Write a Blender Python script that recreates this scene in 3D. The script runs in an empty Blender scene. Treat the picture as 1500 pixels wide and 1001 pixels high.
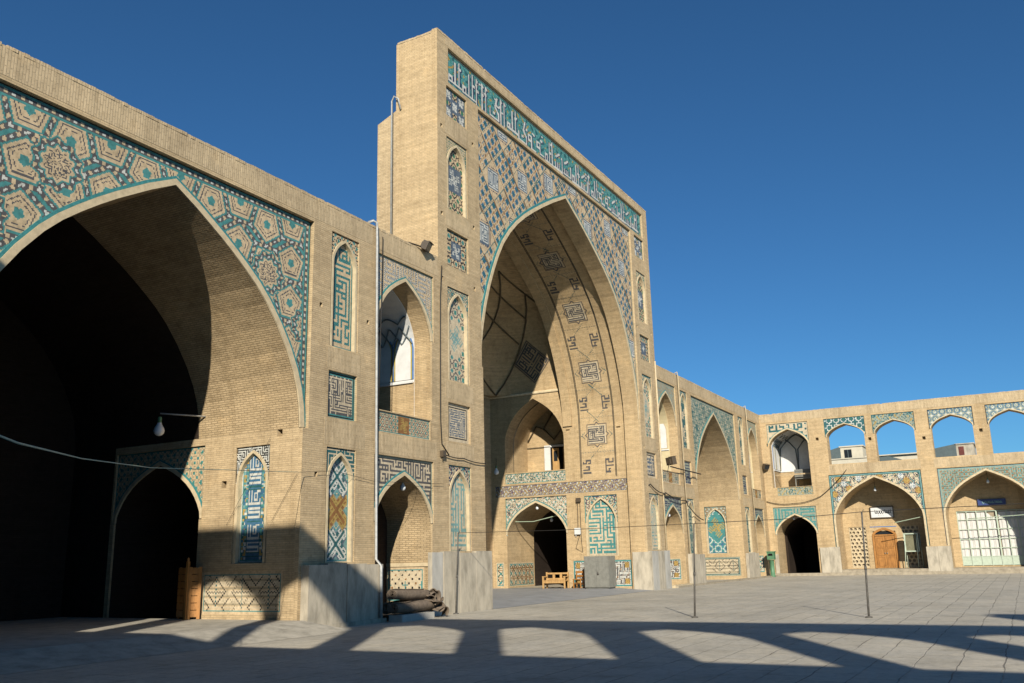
import bpy, math, random
import numpy as np
from mathutils import Vector, Matrix
random.seed(7); RNG = np.random.default_rng(7)
SC = bpy.context.scene
COL = SC.collection
R = math.radians

# ------------------------------------------------------------ materials
def lin(r, g, b):
    f = lambda c: (c/255/12.92) if c/255 <= .04045 else ((c/255+.055)/1.055)**2.4
    return (f(r), f(g), f(b), 1)

def new_mat(name):
    m = bpy.data.materials.new(name); m.use_nodes = True
    nt = m.node_tree
    return m, nt, nt.nodes['Principled BSDF'], nt.nodes, nt.links

def noise(nt, vec, scale, detail=4, rough=.6):
    n = nt.nodes.new('ShaderNodeTexNoise'); n.inputs['Scale'].default_value = scale
    n.inputs['Detail'].default_value = detail; n.inputs['Roughness'].default_value = rough
    if vec is not None: nt.links.new(vec, n.inputs['Vector'])
    return n

def ramp(nt, fac, stops):
    r = nt.nodes.new('ShaderNodeValToRGB')
    els = r.color_ramp.elements
    while len(els) < len(stops): els.new(.5)
    for e, (p, c) in zip(els, stops):
        e.position = p; e.color = c if len(c) == 4 else (*c, 1)
    nt.links.new(fac, r.inputs['Fac'])
    return r

def mul(nt, a, b, fac=1.0, mode='MULTIPLY'):
    m = nt.nodes.new('ShaderNodeMix'); m.data_type = 'RGBA'; m.blend_type = mode
    m.inputs[0].default_value = fac
    for k, s in ((6, a), (7, b)):
        if hasattr(s, 'is_output'): nt.links.new(s, m.inputs[k])
        else: m.inputs[k].default_value = s
    return m.outputs[2]

def bump(nt, bsdf, h, strength, dist=.01):
    b = nt.nodes.new('ShaderNodeBump'); b.inputs['Strength'].default_value = strength
    b.inputs['Distance'].default_value = dist
    nt.links.new(h, b.inputs['Height']); nt.links.new(b.outputs[0], bsdf.inputs['Normal'])

def g(v): return (v, v, v, 1)

def brick_mat(name, c1, c2, mo, w=.24, h=.062, msz=.010, rough=.9, stain=.7, bs=.6):
    m, nt, p, N, L = new_mat(name)
    uv = N.new('ShaderNodeUVMap')
    ob = N.new('ShaderNodeNewGeometry')
    nz = noise(nt, uv.outputs[0], 3.0, 3)
    mp = N.new('ShaderNodeVectorMath'); mp.operation = 'MULTIPLY_ADD'
    L.new(nz.outputs['Color'], mp.inputs[0]); mp.inputs[1].default_value = (.02, .012, 0); L.new(uv.outputs[0], mp.inputs[2])
    b = N.new('ShaderNodeTexBrick'); L.new(mp.outputs[0], b.inputs['Vector'])
    b.inputs['Scale'].default_value = 1; b.inputs['Brick Width'].default_value = w
    b.inputs['Row Height'].default_value = h; b.inputs['Mortar Size'].default_value = msz
    b.inputs['Mortar Smooth'].default_value = .3; b.inputs['Bias'].default_value = -.1
    b.inputs['Color1'].default_value = c1; b.inputs['Color2'].default_value = c2; b.inputs['Mortar'].default_value = mo
    n1 = noise(nt, ob.outputs['Position'], .55, 6, .65)
    n2 = noise(nt, ob.outputs['Position'], 5.5, 5, .7)
    r1 = ramp(nt, n1.outputs['Fac'], [(.3, (.74, .72, .70)), (.5, (.98, .97, .95)), (.72, (1.12, 1.1, 1.06))])
    r2 = ramp(nt, n2.outputs['Fac'], [(.28, (.72, .70, .67)), (.5, (1, 1, 1)), (.75, (1.12, 1.11, 1.08))])
    c = mul(nt, b.outputs['Color'], r1.outputs[0], stain)
    c = mul(nt, c, r2.outputs[0], .75)
    # per-course tint
    sep = N.new('ShaderNodeSeparateXYZ'); L.new(uv.outputs[0], sep.inputs[0])
    cmb = N.new('ShaderNodeCombineXYZ'); 
    mx = N.new('ShaderNodeMath'); mx.operation = 'MULTIPLY'; mx.inputs[1].default_value = .35; L.new(sep.outputs[0], mx.inputs[0])
    my = N.new('ShaderNodeMath'); my.operation = 'MULTIPLY'; my.inputs[1].default_value = 7.0; L.new(sep.outputs[1], my.inputs[0])
    L.new(mx.outputs[0], cmb.inputs[0]); L.new(my.outputs[0], cmb.inputs[1])
    n3 = noise(nt, cmb.outputs[0], 1.0, 3)
    r3 = ramp(nt, n3.outputs['Fac'], [(.3, (.80, .79, .77)), (.7, (1.12, 1.11, 1.1))])
    c = mul(nt, c, r3.outputs[0], .7)
    mq = N.new('ShaderNodeMapping'); mq.inputs['Scale'].default_value = (1.6, 1.6, .10); L.new(ob.outputs['Position'], mq.inputs[0])
    n4 = noise(nt, mq.outputs[0], 1.0, 6, .7); r4 = ramp(nt, n4.outputs['Fac'], [(.34, (.66, .63, .58)), (.47, (.97, .97, .96)), (.7, (1.06, 1.05, 1.03))])
    c = mul(nt, c, r4.outputs[0], .5)
    n5 = noise(nt, ob.outputs['Position'], 1.3, 3, .5); r5 = ramp(nt, n5.outputs['Fac'], [(.60, (1, 1, 1)), (.68, (1.16, 1.13, 1.08))])
    c = mul(nt, c, r5.outputs[0], .6)
    # rising damp / dust near the ground and soot streaks are real stains
    L.new(c, p.inputs['Base Color'])
    p.inputs['Roughness'].default_value = rough; p.inputs['Specular IOR Level'].default_value = .2
    inv = N.new('ShaderNodeMath'); inv.operation = 'MULTIPLY_ADD'; inv.inputs[1].default_value = -1; inv.inputs[2].default_value = 1
    L.new(b.outputs['Fac'], inv.inputs[0])
    ad = N.new('ShaderNodeMath'); ad.operation = 'MULTIPLY_ADD'; ad.inputs[1].default_value = .8
    L.new(n2.outputs['Fac'], ad.inputs[0]); L.new(inv.outputs[0], ad.inputs[2])
    bump(nt, p, ad.outputs[0], bs, .012)
    return m

def plain_mat(name, col, rough=.7, var=.25, sc=6, spec=.3, metal=0, bs=0, streak=False):
    m, nt, p, N, L = new_mat(name)
    ob = N.new('ShaderNodeTexCoord')
    vec = ob.outputs['Object']
    if streak:
        mp = N.new('ShaderNodeMapping'); mp.inputs['Scale'].default_value = (1, 1, .35); L.new(vec, mp.inputs[0]); vec = mp.outputs[0]
    n = noise(nt, vec, sc, 6, .65)
    r = ramp(nt, n.outputs['Fac'], [(.3, g(1-var)), (.55, g(1)), (.75, g(1+var*.5))])
    c = mul(nt, col, r.outputs[0], 1)
    L.new(c, p.inputs['Base Color']); p.inputs['Roughness'].default_value = rough
    p.inputs['Specular IOR Level'].default_value = spec; p.inputs['Metallic'].default_value = metal
    if bs: bump(nt, p, n.outputs['Fac'], bs, .01)
    return m

BUFF1, BUFF2, MORT = (.62, .475, .29, 1), (.53, .40, .24, 1), (.48, .37, .235, 1)
M_BRICK = brick_mat('weathered_buff_brick', BUFF1, BUFF2, MORT)
M_BRICKW = brick_mat('warm_buff_brick', (.64, .475, .275, 1), (.56, .41, .23, 1), (.48, .36, .22, 1))
M_VAULT = brick_mat('vault_brick', (.62, .47, .285, 1), (.50, .375, .22, 1), (.39, .295, .18, 1), w=.25, h=.066, msz=.014, bs=1.0)
M_SOLD = brick_mat('soldier_course_brick', (.62, .485, .31, 1), (.54, .42, .265, 1), (.48, .375, .24, 1), w=.3, h=.07, msz=.012)
M_DARKB = brick_mat('shade_toned_interior_brick', (.045, .031, .024, 1), (.034, .024, .018, 1), (.03, .022, .016, 1))  # near-black brick: deep interior shade put into the colour
M_CREAM = plain_mat('cream_moulding_brick', (.62, .50, .32, 1), .85, .25, 5, .2, bs=.3)
M_WHITE = plain_mat('white_plaster', (.74, .73, .70, 1), .8, .12, 3, .2, bs=.1)
M_YPLAS = plain_mat('cream_plaster', (.66, .55, .33, 1), .8, .12, 3, .2, bs=.1)
M_RIB = plain_mat('grey_blue_rib', (.16, .19, .20, 1), .8, .25, 6, .2)
M_RIBD = plain_mat('dark_brick_rib', (.15, .115, .07, 1), .85, .3, 6, .2)
M_LINE = plain_mat('glazed_dark_line', (.035, .04, .035, 1), .5, .3, 9, .4)
M_TURQ = plain_mat('turquoise_rope_tile', (.06, .25, .25, 1), .4, .35, 14, .5)
M_STONE = plain_mat('worn_grey_stone', (.50, .44, .34, 1), .88, .42, 2.9, .2, bs=.3, streak=True)
M_STONEL = plain_mat('pale_marble_slab', (.50, .475, .42, 1), .75, .32, 2.2, .3, bs=.2, streak=True)
M_SLATE = plain_mat('smooth_blue_grey_paving', (.33, .335, .34, 1), .6, .25, 1.2, .4)
M_KERB = plain_mat('dusty_brick_kerb', (.40, .34, .25, 1), .9, .35, 3, .2, bs=.3)
M_FLOORB = plain_mat('worn_brick_floor', (.46, .42, .345, 1), .9, .35, 2.5, .2, bs=.4)
M_OLIVE = plain_mat('faded_olive_felt', (.20, .19, .12, 1), .8, .35, 5, .2)
M_WOOD = plain_mat('orange_varnished_wood', (.42, .19, .05, 1), .5, .35, 8, .4, streak=True, bs=.2)
M_WOODP = plain_mat('pale_pine_wood', (.55, .33, .13, 1), .55, .3, 8, .4, streak=True)
M_STEEL = plain_mat('grey_painted_steel', (.235, .23, .20, 1), .5, .25, 5, .4)
M_PIPE = plain_mat('galvanised_pipe', (.42, .42, .40, 1), .5, .3, 8, .5, metal=.2)
M_POLE = plain_mat('rusty_grey_pole', (.13, .12, .105, 1), .7, .45, 10, .3)
M_CABLE = plain_mat('black_cable', (.03, .028, .025, 1), .6, .2, 10, .3)
M_CABLEP = plain_mat('pale_green_cable', (.42, .5, .36, 1), .5, .2, 10, .3)
M_GREEN = plain_mat('green_painted_metal', (.11, .24, .13, 1), .45, .25, 7, .4)
M_PALEG = plain_mat('pale_green_frame_paint', (.50, .58, .46, 1), .5, .15, 7, .4)
M_CARPET = plain_mat('brown_carpet_backing', (.20, .155, .115, 1), .95, .35, 9, .1, bs=.6)
M_CARPETD = plain_mat('dark_carpet_pile', (.055, .045, .05, 1), .95, .4, 12, .1, bs=.5)
M_BLACK = plain_mat('dark_void_paint', (.012, .011, .010, 1), .9, .2, 4, .1)
M_BULB = plain_mat('milky_bulb_glass', (.75, .77, .78, 1), .15, .05, 5, .6)
M_SIGNW = plain_mat('white_sign_board', (.72, .72, .70, 1), .5, .1, 5, .4)
M_SIGNB = plain_mat('blue_sign_board', (.04, .065, .20, 1), .45, .15, 6, .4)
M_CURT = plain_mat('off_white_curtain', (.66, .64, .60, 1), .9, .12, 4, .1)
M_ROOF = plain_mat('mud_plaster_roof', (.42, .34, .24, 1), .95, .2, 2, .1)
M_SHED = plain_mat('beige_render', (.62, .56, .43, 1), .85, .12, 2, .2)
M_SHEDG = plain_mat('grey_green_sheet_metal', (.10, .13, .13, 1), .5, .2, 3, .4)
M_BLUEP = plain_mat('blue_painted_edge', (.10, .22, .48, 1), .7, .15, 6, .2)
M_YELP = plain_mat('yellow_painted_edge', (.48, .36, .08, 1), .7, .15, 6, .2)
M_LAMPB = plain_mat('brown_lamp_housing', (.10, .075, .05, 1), .5, .2, 6, .4)
def glass_mat():
    m, nt, p, N, L = new_mat('dark_window_glass')
    p.inputs['Base Color'].default_value = (.02, .025, .03, 1); p.inputs['Roughness'].default_value = .08
    n = noise(nt, N.new('ShaderNodeTexCoord').outputs['Object'], 3); bump(nt, p, n.outputs['Fac'], .05)
    return m
M_GLASS = glass_mat()

PAL = [(.60, .46, .29), (.075, .26, .255), (.02, .022, .024), (.60, .60, .55), (.06, .16, .27), (.43, .30, .09),
       (.03, .04, .10), (.05, .18, .11), (.60, .50, .35), (.03, .12, .13), (.27, .13, .045), (.10, .07, .14), (.30, .33, .26),
       (.20, .36, .35), (.36, .30, .20), (.11, .145, .19), (.105, .10, .10)]
BU, TU, BK, WH, BL, YE, NV, GR, CR, TD, BR, PU, GG, PT, DB, SL, DK = range(17)
def mosaic_mat(name, rough=.45, v=.35):
    m, nt, p, N, L = new_mat(name)
    a = N.new('ShaderNodeAttribute'); a.attribute_name = 'tile'
    ob = N.new('ShaderNodeNewGeometry')
    n = noise(nt, ob.outputs['Position'], 9, 4, .7)
    r = ramp(nt, n.outputs['Fac'], [(.28, g(1-v)), (.52, g(1)), (.78, g(1+v*.6))])
    n2 = noise(nt, ob.outputs['Position'], .9, 5, .6)
    r2 = ramp(nt, n2.outputs['Fac'], [(.3, (.8, .79, .76)), (.6, (1.03, 1.02, 1.0))])
    c = mul(nt, a.outputs['Color'], r.outputs[0], 1); c = mul(nt, c, r2.outputs[0], .8)
    L.new(c, p.inputs['Base Color']); p.inputs['Roughness'].default_value = rough
    p.inputs['Specular IOR Level'].default_value = .35
    bump(nt, p, n.outputs['Fac'], .25, .006)
    return m
M_TILE = mosaic_mat('glazed_tile_and_brick_mosaic', .6)

# ------------------------------------------------------------ builders
class MB:
    def __init__(s): s.v = []; s.f = []; s.uv = []; s.mi = []; s.sm = []
    def poly(s, pts, uv=None, mi=0, smooth=False):
        i = len(s.v); s.v += [tuple(p) for p in pts]; s.f.append(tuple(range(i, i+len(pts))))
        s.uv += (uv if uv else [(p[0]+p[1], p[2]) for p in pts]); s.mi.append(mi); s.sm.append(smooth)
    def box(s, a, b, mi=0):
        (x0, y0, z0), (x1, y1, z1) = a, b
        c = [(x0,y0,z0),(x1,y0,z0),(x1,y1,z0),(x0,y1,z0),(x0,y0,z1),(x1,y0,z1),(x1,y1,z1),(x0,y1,z1)]
        for q in ((0,3,2,1),(4,5,6,7),(0,1,5,4),(1,2,6,5),(2,3,7,6),(3,0,4,7)):
            s.poly([c[k] for k in q], [((c[k][0]+c[k][1]) if q[0] in (0,1,2,3) and q not in ((0,3,2,1),(4,5,6,7)) else c[k][0], c[k][2] if q not in ((0,3,2,1),(4,5,6,7)) else c[k][1]) for k in q], mi)
    def obox(s, c, ax, ay, az, mi=0):
        c = Vector(c); ax, ay, az = Vector(ax), Vector(ay), Vector(az)
        P = [c+i*ax+j*ay+k*az for k in (-1, 1) for i, j in ((-1,-1),(1,-1),(1,1),(-1,1))]
        for q in ((0,3,2,1),(4,5,6,7),(0,1,5,4),(1,2,6,5),(2,3,7,6),(3,0,4,7)):
            s.poly([P[k] for k in q], None, mi)
    def tube(s, pts, r, n=8, mi=0, caps=True, smooth=True):
        pts = [Vector(p) for p in pts]; rs = r if isinstance(r, (list, tuple)) else [r]*len(pts)
        rings = []
        for i, p in enumerate(pts):
            t = (pts[min(i+1, len(pts)-1)]-pts[max(i-1, 0)]).normalized()
            a = Vector((0, 0, 1)) if abs(t.z) < .9 else Vector((1, 0, 0))
            e1 = t.cross(a).normalized(); e2 = t.cross(e1).normalized()
            rings.append([p+rs[i]*(math.cos(2*math.pi*k/n)*e1+math.sin(2*math.pi*k/n)*e2) for k in range(n)])
        for i in range(len(pts)-1):
            for k in range(n):
                s.poly([rings[i][k], rings[i][(k+1) % n], rings[i+1][(k+1) % n], rings[i+1][k]], None, mi, smooth)
        if caps: s.poly(rings[0][::-1], None, mi); s.poly(rings[-1], None, mi)
    def lathe(s, c, prof, n=20, mi=0, axis='z'):
        c = Vector(c)
        def P(r, h, k):
            a = 2*math.pi*k/n
            return c+Vector((r*math.cos(a), r*math.sin(a), h))
        for (r0, h0), (r1, h1) in zip(prof, prof[1:]):
            for k in range(n):
                s.poly([P(r0,h0,k), P(r0,h0,k+1), P(r1,h1,k+1), P(r1,h1,k)], None, mi, True)
    def build(s, name, mats, parent=None, weld=False):
        me = bpy.data.meshes.new(name); me.from_pydata(s.v, [], s.f)
        if not isinstance(mats, (list, tuple)): mats = [mats]
        for m in mats: me.materials.append(m)
        me.polygons.foreach_set('material_index', s.mi); me.polygons.foreach_set('use_smooth', s.sm)
        ul = me.uv_layers.new(name='UVMap')
        ul.data.foreach_set('uv', np.array(s.uv, dtype=np.float32).ravel())
        me.update()
        if weld or any(s.sm):
            import bmesh
            bm = bmesh.new(); bm.from_mesh(me); bmesh.ops.remove_doubles(bm, verts=bm.verts, dist=1e-5); bm.to_mesh(me); bm.free()
        o = bpy.data.objects.new(name, me); COL.objects.link(o)
        if parent: o.parent = parent; o.matrix_parent_inverse = Matrix.Translation(-parent.location)
        return o

def tag(o, label=None, cat=None, group=None, kind=None):
    if label: o['label'] = label
    if cat: o['category'] = cat
    if group: o['group'] = group
    if kind: o['kind'] = kind
    return o
def thing(name, label, cat, loc, group=None):
    o = bpy.data.objects.new(name, None); COL.objects.link(o); o.location = loc; o.empty_display_size = .3
    return tag(o, label, cat, group)

class Plane:
    def __init__(s, O, U, N): s.O, s.U, s.N = Vector(O), Vector(U), Vector(N)
    def P(s, u, z, d=0): return s.O+s.U*float(u)+s.N*float(d)+Vector((0, 0, float(z)))

T_P = [(0,1),(.09,.994),(.17,.975),(.26,.945),(.35,.905),(.43,.86),(.5,.815),(.57,.76),(.64,.685),(.7,.605),(.756,.515),(.81,.415),(.87,.295),(.93,.165),(1,0)]
T_W = [(0,1),(.1,.99),(.19,.968),(.28,.93),(.38,.87),(.49,.785),(.59,.69),(.66,.607),(.72,.52),(.78,.425),(.833,.334),(.88,.245),(.93,.15),(1,0)]
T_S = [(0,1),(.12,.985),(.25,.93),(.38,.855),(.5,.765),(.62,.65),(.73,.51),(.83,.345),(.92,.17),(1,0)]
def arch(uc, w, zs, za, T=T_S):
    r = [(uc+w*x, zs+(za-zs)*h) for h, x in T]; l = [(uc-w*x, zs+(za-zs)*h) for h, x in T[::-1]]
    return r+l[1:]            # right springing -> apex -> left springing
def arch_open(uc, w, zb, zs, za, T=T_S):
    return [(uc-w, zb), (uc+w, zb)]+arch(uc, w, zs, za, T)
def half_at(z, w, zs, za, T):
    h = np.clip((np.asarray(z)-zs)/(za-zs), 0, 1.0001)
    a = np.interp(h, [t[0] for t in T], [t[1] for t in T])*w
    return np.where(np.asarray(z) > za, 0, a)

def rect(u0, u1, z0, z1): return [(u0, z0), (u1, z0), (u1, z1), (u0, z1)]
def wallface(mb, P, outline, holes, mi=0, d=0):
    # even-odd trapezoid decomposition between all distinct u values
    ed = []
    for l in [outline]+list(holes):
        for i in range(len(l)):
            (a0, b0), (a1, b1) = l[i], l[(i+1) % len(l)]
            if abs(a1-a0) > 1e-7: ed.append((a0, b0, a1, b1) if a0 < a1 else (a1, b1, a0, b0))
    us = sorted({round(float(p[0]), 6) for l in [outline]+list(holes) for p in l})
    for x0, x1 in zip(us, us[1:]):
        if x1-x0 < 2e-6: continue
        xm = (x0+x1)/2; cr = []
        for a0, b0, a1, b1 in ed:
            if a0 <= xm < a1:
                f = lambda x: b0+(b1-b0)*(x-a0)/(a1-a0)
                cr.append((f(xm), f(x0), f(x1)))
        cr.sort()
        for lo, hi in zip(cr[::2], cr[1::2]):
            q = [(x0, lo[1]), (x1, lo[2]), (x1, hi[2]), (x0, hi[1])]
            if hi[0]-lo[0] > 1e-6: mb.poly([P.P(u, z, d) for u, z in q], q, mi)
def reveal(mb, P, poly, d0, d1, mi=0, skip=(), closed=True):
    n = len(poly); s = poly[0][1]
    for i in range(n if closed else n-1):
        a, b = poly[i], poly[(i+1) % n]; L = math.hypot(b[0]-a[0], b[1]-a[1])
        if i not in skip:
            mb.poly([P.P(*a, d0), P.P(*b, d0), P.P(*b, d1), P.P(*a, d1)], [(d0, s), (d0, s+L), (d1, s+L), (d1, s)], mi)
        s += L
def mosaic(name, parent, P, u0, u1, z0, z1, cell, fn, d=0, clip=None, mapf=None, label=None, mat=None, rowh=None):
    """tile or brick mosaic laid as one mesh of small flat pieces; fn(U,V,W,H) gives palette indices"""
    W, H = u1-u0, z1-z0
    nu, nz = max(1, round(W/cell)), max(1, round(H/cell)); du, dz = W/nu, H/nz
    U, V = np.meshgrid((np.arange(nu)+.5)*du, (np.arange(nz)+.5)*dz)
    A = np.asarray(fn(U, V, W, H)).astype(int)
    vs, fs, ci = [], [], []
    for j in range(nz):
        row = A[j]; zz0, zz1 = z0+j*dz, z0+(j+1)*dz
        segs = [(u0, u1)] if clip is None else clip((zz0+zz1)/2)
        cuts = np.flatnonzero(np.diff(row))+1
        st = np.concatenate(([0], cuts)); en = np.concatenate((cuts, [nu]))
        for a, b in zip(st, en):
            c = row[a]
            if c < 0: continue
            ua, ub = u0+a*du, u0+b*du
            for sa, sb in segs:
                x0, x1 = max(ua, sa), min(ub, sb)
                if x1-x0 < 1e-4: continue
                k = len(vs)
                if mapf: vs += [mapf(x0, zz0), mapf(x1, zz0), mapf(x1, zz1), mapf(x0, zz1)]
                else: vs += [P.P(x0, zz0, d), P.P(x1, zz0, d), P.P(x1, zz1, d), P.P(x0, zz1, d)]
                fs.append((k, k+1, k+2, k+3)); ci.append(c)
    me = bpy.data.meshes.new(name); me.from_pydata([tuple(v) for v in vs], [], fs)
    at = me.attributes.new('tile', 'FLOAT_COLOR', 'FACE')
    pal = np.array([(*c, 1) for c in PAL], dtype=np.float32)
    at.data.foreach_set('color', pal[np.array(ci, int)].ravel() if ci else [])
    me.materials.append(mat or M_TILE); me.update()
    o = bpy.data.objects.new(name, me); COL.objects.link(o)
    if parent: o.parent = parent; o.matrix_parent_inverse = Matrix.Translation(-parent.location)
    if label: o['label'] = label
    return o
def rim(mb, P, pts, w0, w1, d0, d1, mi=0):
    """raised strip following an open polyline in the wall plane, from offset w0 to w1 outward, from depth d0 (front) to d1"""
    n = len(pts); nor = []
    for i in range(n):
        a, b = pts[max(i-1, 0)], pts[min(i+1, n-1)]
        t = Vector((b[0]-a[0], b[1]-a[1])).normalized(); nor.append((t.y, -t.x))
    def off(w, i):
        return (pts[i][0]+nor[i][0]*w, pts[i][1]+nor[i][1]*w)
    # keep the apex pointed: intersect by moving straight up
    s = 0
    for i in range(n-1):
        a0, a1, b0, b1 = off(w0, i), off(w1, i), off(w0, i+1), off(w1, i+1)
        L = math.hypot(b0[0]-a0[0], b0[1]-a0[1])
        mb.poly([P.P(*a0, d0), P.P(*a1, d0), P.P(*b1, d0), P.P(*b0, d0)], [(w0, s), (w1, s), (w1, s+L), (w0, s+L)], mi)
        mb.poly([P.P(*a1, d0), P.P(*a1, d1), P.P(*b1, d1), P.P(*b1, d0)], [(0, s), (.1, s), (.1, s+L), (0, s+L)], mi)
        mb.poly([P.P(*a0, d0), P.P(*b0, d0), P.P(*b0, d1), P.P(*a0, d1)], [(0, s), (0, s+L), (.1, s+L), (.1, s)], mi)
        s += L

# ------------------------------------------------------------ tile patterns
def bm(*rows):
    return np.array([[c == '#' for c in r] for r in rows[::-1]])
W_ALLAH = bm('....#.#.#', '....#.#.#', '###.#.#.#', '#.#.#.#.#', '#.#.#.#.#', '#######.#')
W_ALI = bm('....#.###', '....#.#..', '#.#.#.#..', '###.#.###', '#...#...#', '#########')
W_MUH = bm('....#####', '....#....', '##..#.###', '.#..#.#.#', '.#..#.###', '#######..')
W_AKB = bm('#.#...##.', '#.#...#..', '#.#.#.###', '#.#.#...#', '#.###.#.#', '#.....###')
WORDS = [W_ALLAH, W_ALI, W_MUH, W_AKB]
def bitmap_fill(nw, nh, seed, words=None):
    r = random.Random(seed); A = np.zeros((nh, nw), bool); z = 1
    words = words or WORDS
    while z < nh:
        u = 1
        while u < nw:
            w = r.choice(words)
            if r.random() < .3: w = w[::-1, ::-1]
            h, k = min(6, nh-z), min(w.shape[1], nw-u)
            A[z:z+h, u:u+k] = w[:h, :k]; u += w.shape[1]+1
        z += 7
    return A
def maze_fill(nw, nh, seed, loops=.06, cut=.10):
    """dense square-kufic-like labyrinth of one-unit strokes and one-unit gaps"""
    r = random.Random(seed); w, h = max(2, (nw+1)//2), max(2, (nh+1)//2)
    A = np.zeros((2*h, 2*w), bool); seen = set(); E_ = []
    for sx in range(w*h):
        st0 = (sx % w, sx//w)
        if st0 in seen: continue
        stack = [st0]; seen.add(st0); last = None
        while stack:
            x, y = stack[-1]; nb = [(x+dx, y+dy, dx) for dx, dy in ((1, 0), (-1, 0), (0, 1), (0, -1)) if 0 <= x+dx < w and 0 <= y+dy < h and (x+dx, y+dy) not in seen]
            if not nb: stack.pop(); continue
            if last is not None and r.random() < .62:
                k = [q for q in nb if (q[0]-x, q[1]-y) == last]; c = k[0] if k else r.choice(nb)
            else: c = r.choice(nb)
            last = (c[0]-x, c[1]-y); seen.add((c[0], c[1])); stack.append((c[0], c[1])); E_.append((x, y, c[0], c[1]))
    for y in range(h):
        for x in range(w): A[2*y, 2*x] = True
    for x, y, X, Y in E_:
        if r.random() > cut: A[y+Y, x+X] = True
    for _ in range(int(loops*w*h)):
        x, y = r.randrange(w-1), r.randrange(h-1); A[2*y:2*y+3, 2*x:2*x+3] = True; A[2*y+1, 2*x+1] = False
    B = np.zeros((2*h+1, 2*w+1), bool); B[1:, 1:] = A
    return B[:nh+1, :nw+1]
def sample(A, x, y):
    i, j = np.floor(x).astype(int), np.floor(y).astype(int)
    ok = (i >= 0) & (j >= 0) & (i < A.shape[1]) & (j < A.shape[0])
    return np.where(ok, A[np.clip(j, 0, A.shape[0]-1), np.clip(i, 0, A.shape[1]-1)], False)
def medallion4(w):
    n = max(w.shape); N = 2*n+3; A = np.zeros((N, N), bool); m = n+1
    A[m+1:m+1+w.shape[0], m:m+w.shape[1]] = w
    return A | np.rot90(A, 1) | np.rot90(A, 2) | np.rot90(A, 3)
MED = [medallion4(w) for w in WORDS]
KBLK = []
def border(A, U, V, W, H, ws):
    e = np.minimum(np.minimum(U, W-U), np.minimum(V, H-V)); s = 0
    for w, c in ws:
        A = np.where((e >= s) & (e < s+w), c, A); s += w
    return A
for _k in range(3): KBLK.append(maze_fill(14, 14, 200+_k))
def kufic_fn(fg, bg, unit, seed, words=None, edge=(), dots=None, inset=0):
    def f(U, V, W, H):
        B = (bitmap_fill if words else maze_fill)(int((W-2*inset)/unit)+1, int((H-2*inset)/unit)+1, seed, *([words] if words else []))
        m = sample(B, (U-inset)/unit, (V-inset)/unit)
        A = np.where(m, fg, bg)
        if dots is not None:
            ck = (np.floor(U/unit*2)+np.floor(V/unit*2)) % 2 == 0
            A = np.where(m & ck, dots, A)
        if inset: A = np.where(np.minimum(np.minimum(U, W-U), np.minimum(V, H-V)) < inset, bg, A)
        return border(A, U, V, W, H, edge)
    return f
def ngon(x, y, n, rot):
    """gauge (distance to the polygon centre measured to its sides), coordinate along the nearest side, angle"""
    th = np.arctan2(y, x)-rot; k = np.round(th/(2*math.pi/n)); f = k*2*math.pi/n+rot
    return x*np.cos(f)+y*np.sin(f), -x*np.sin(f)+y*np.cos(f), th-k*2*math.pi/n
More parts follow.
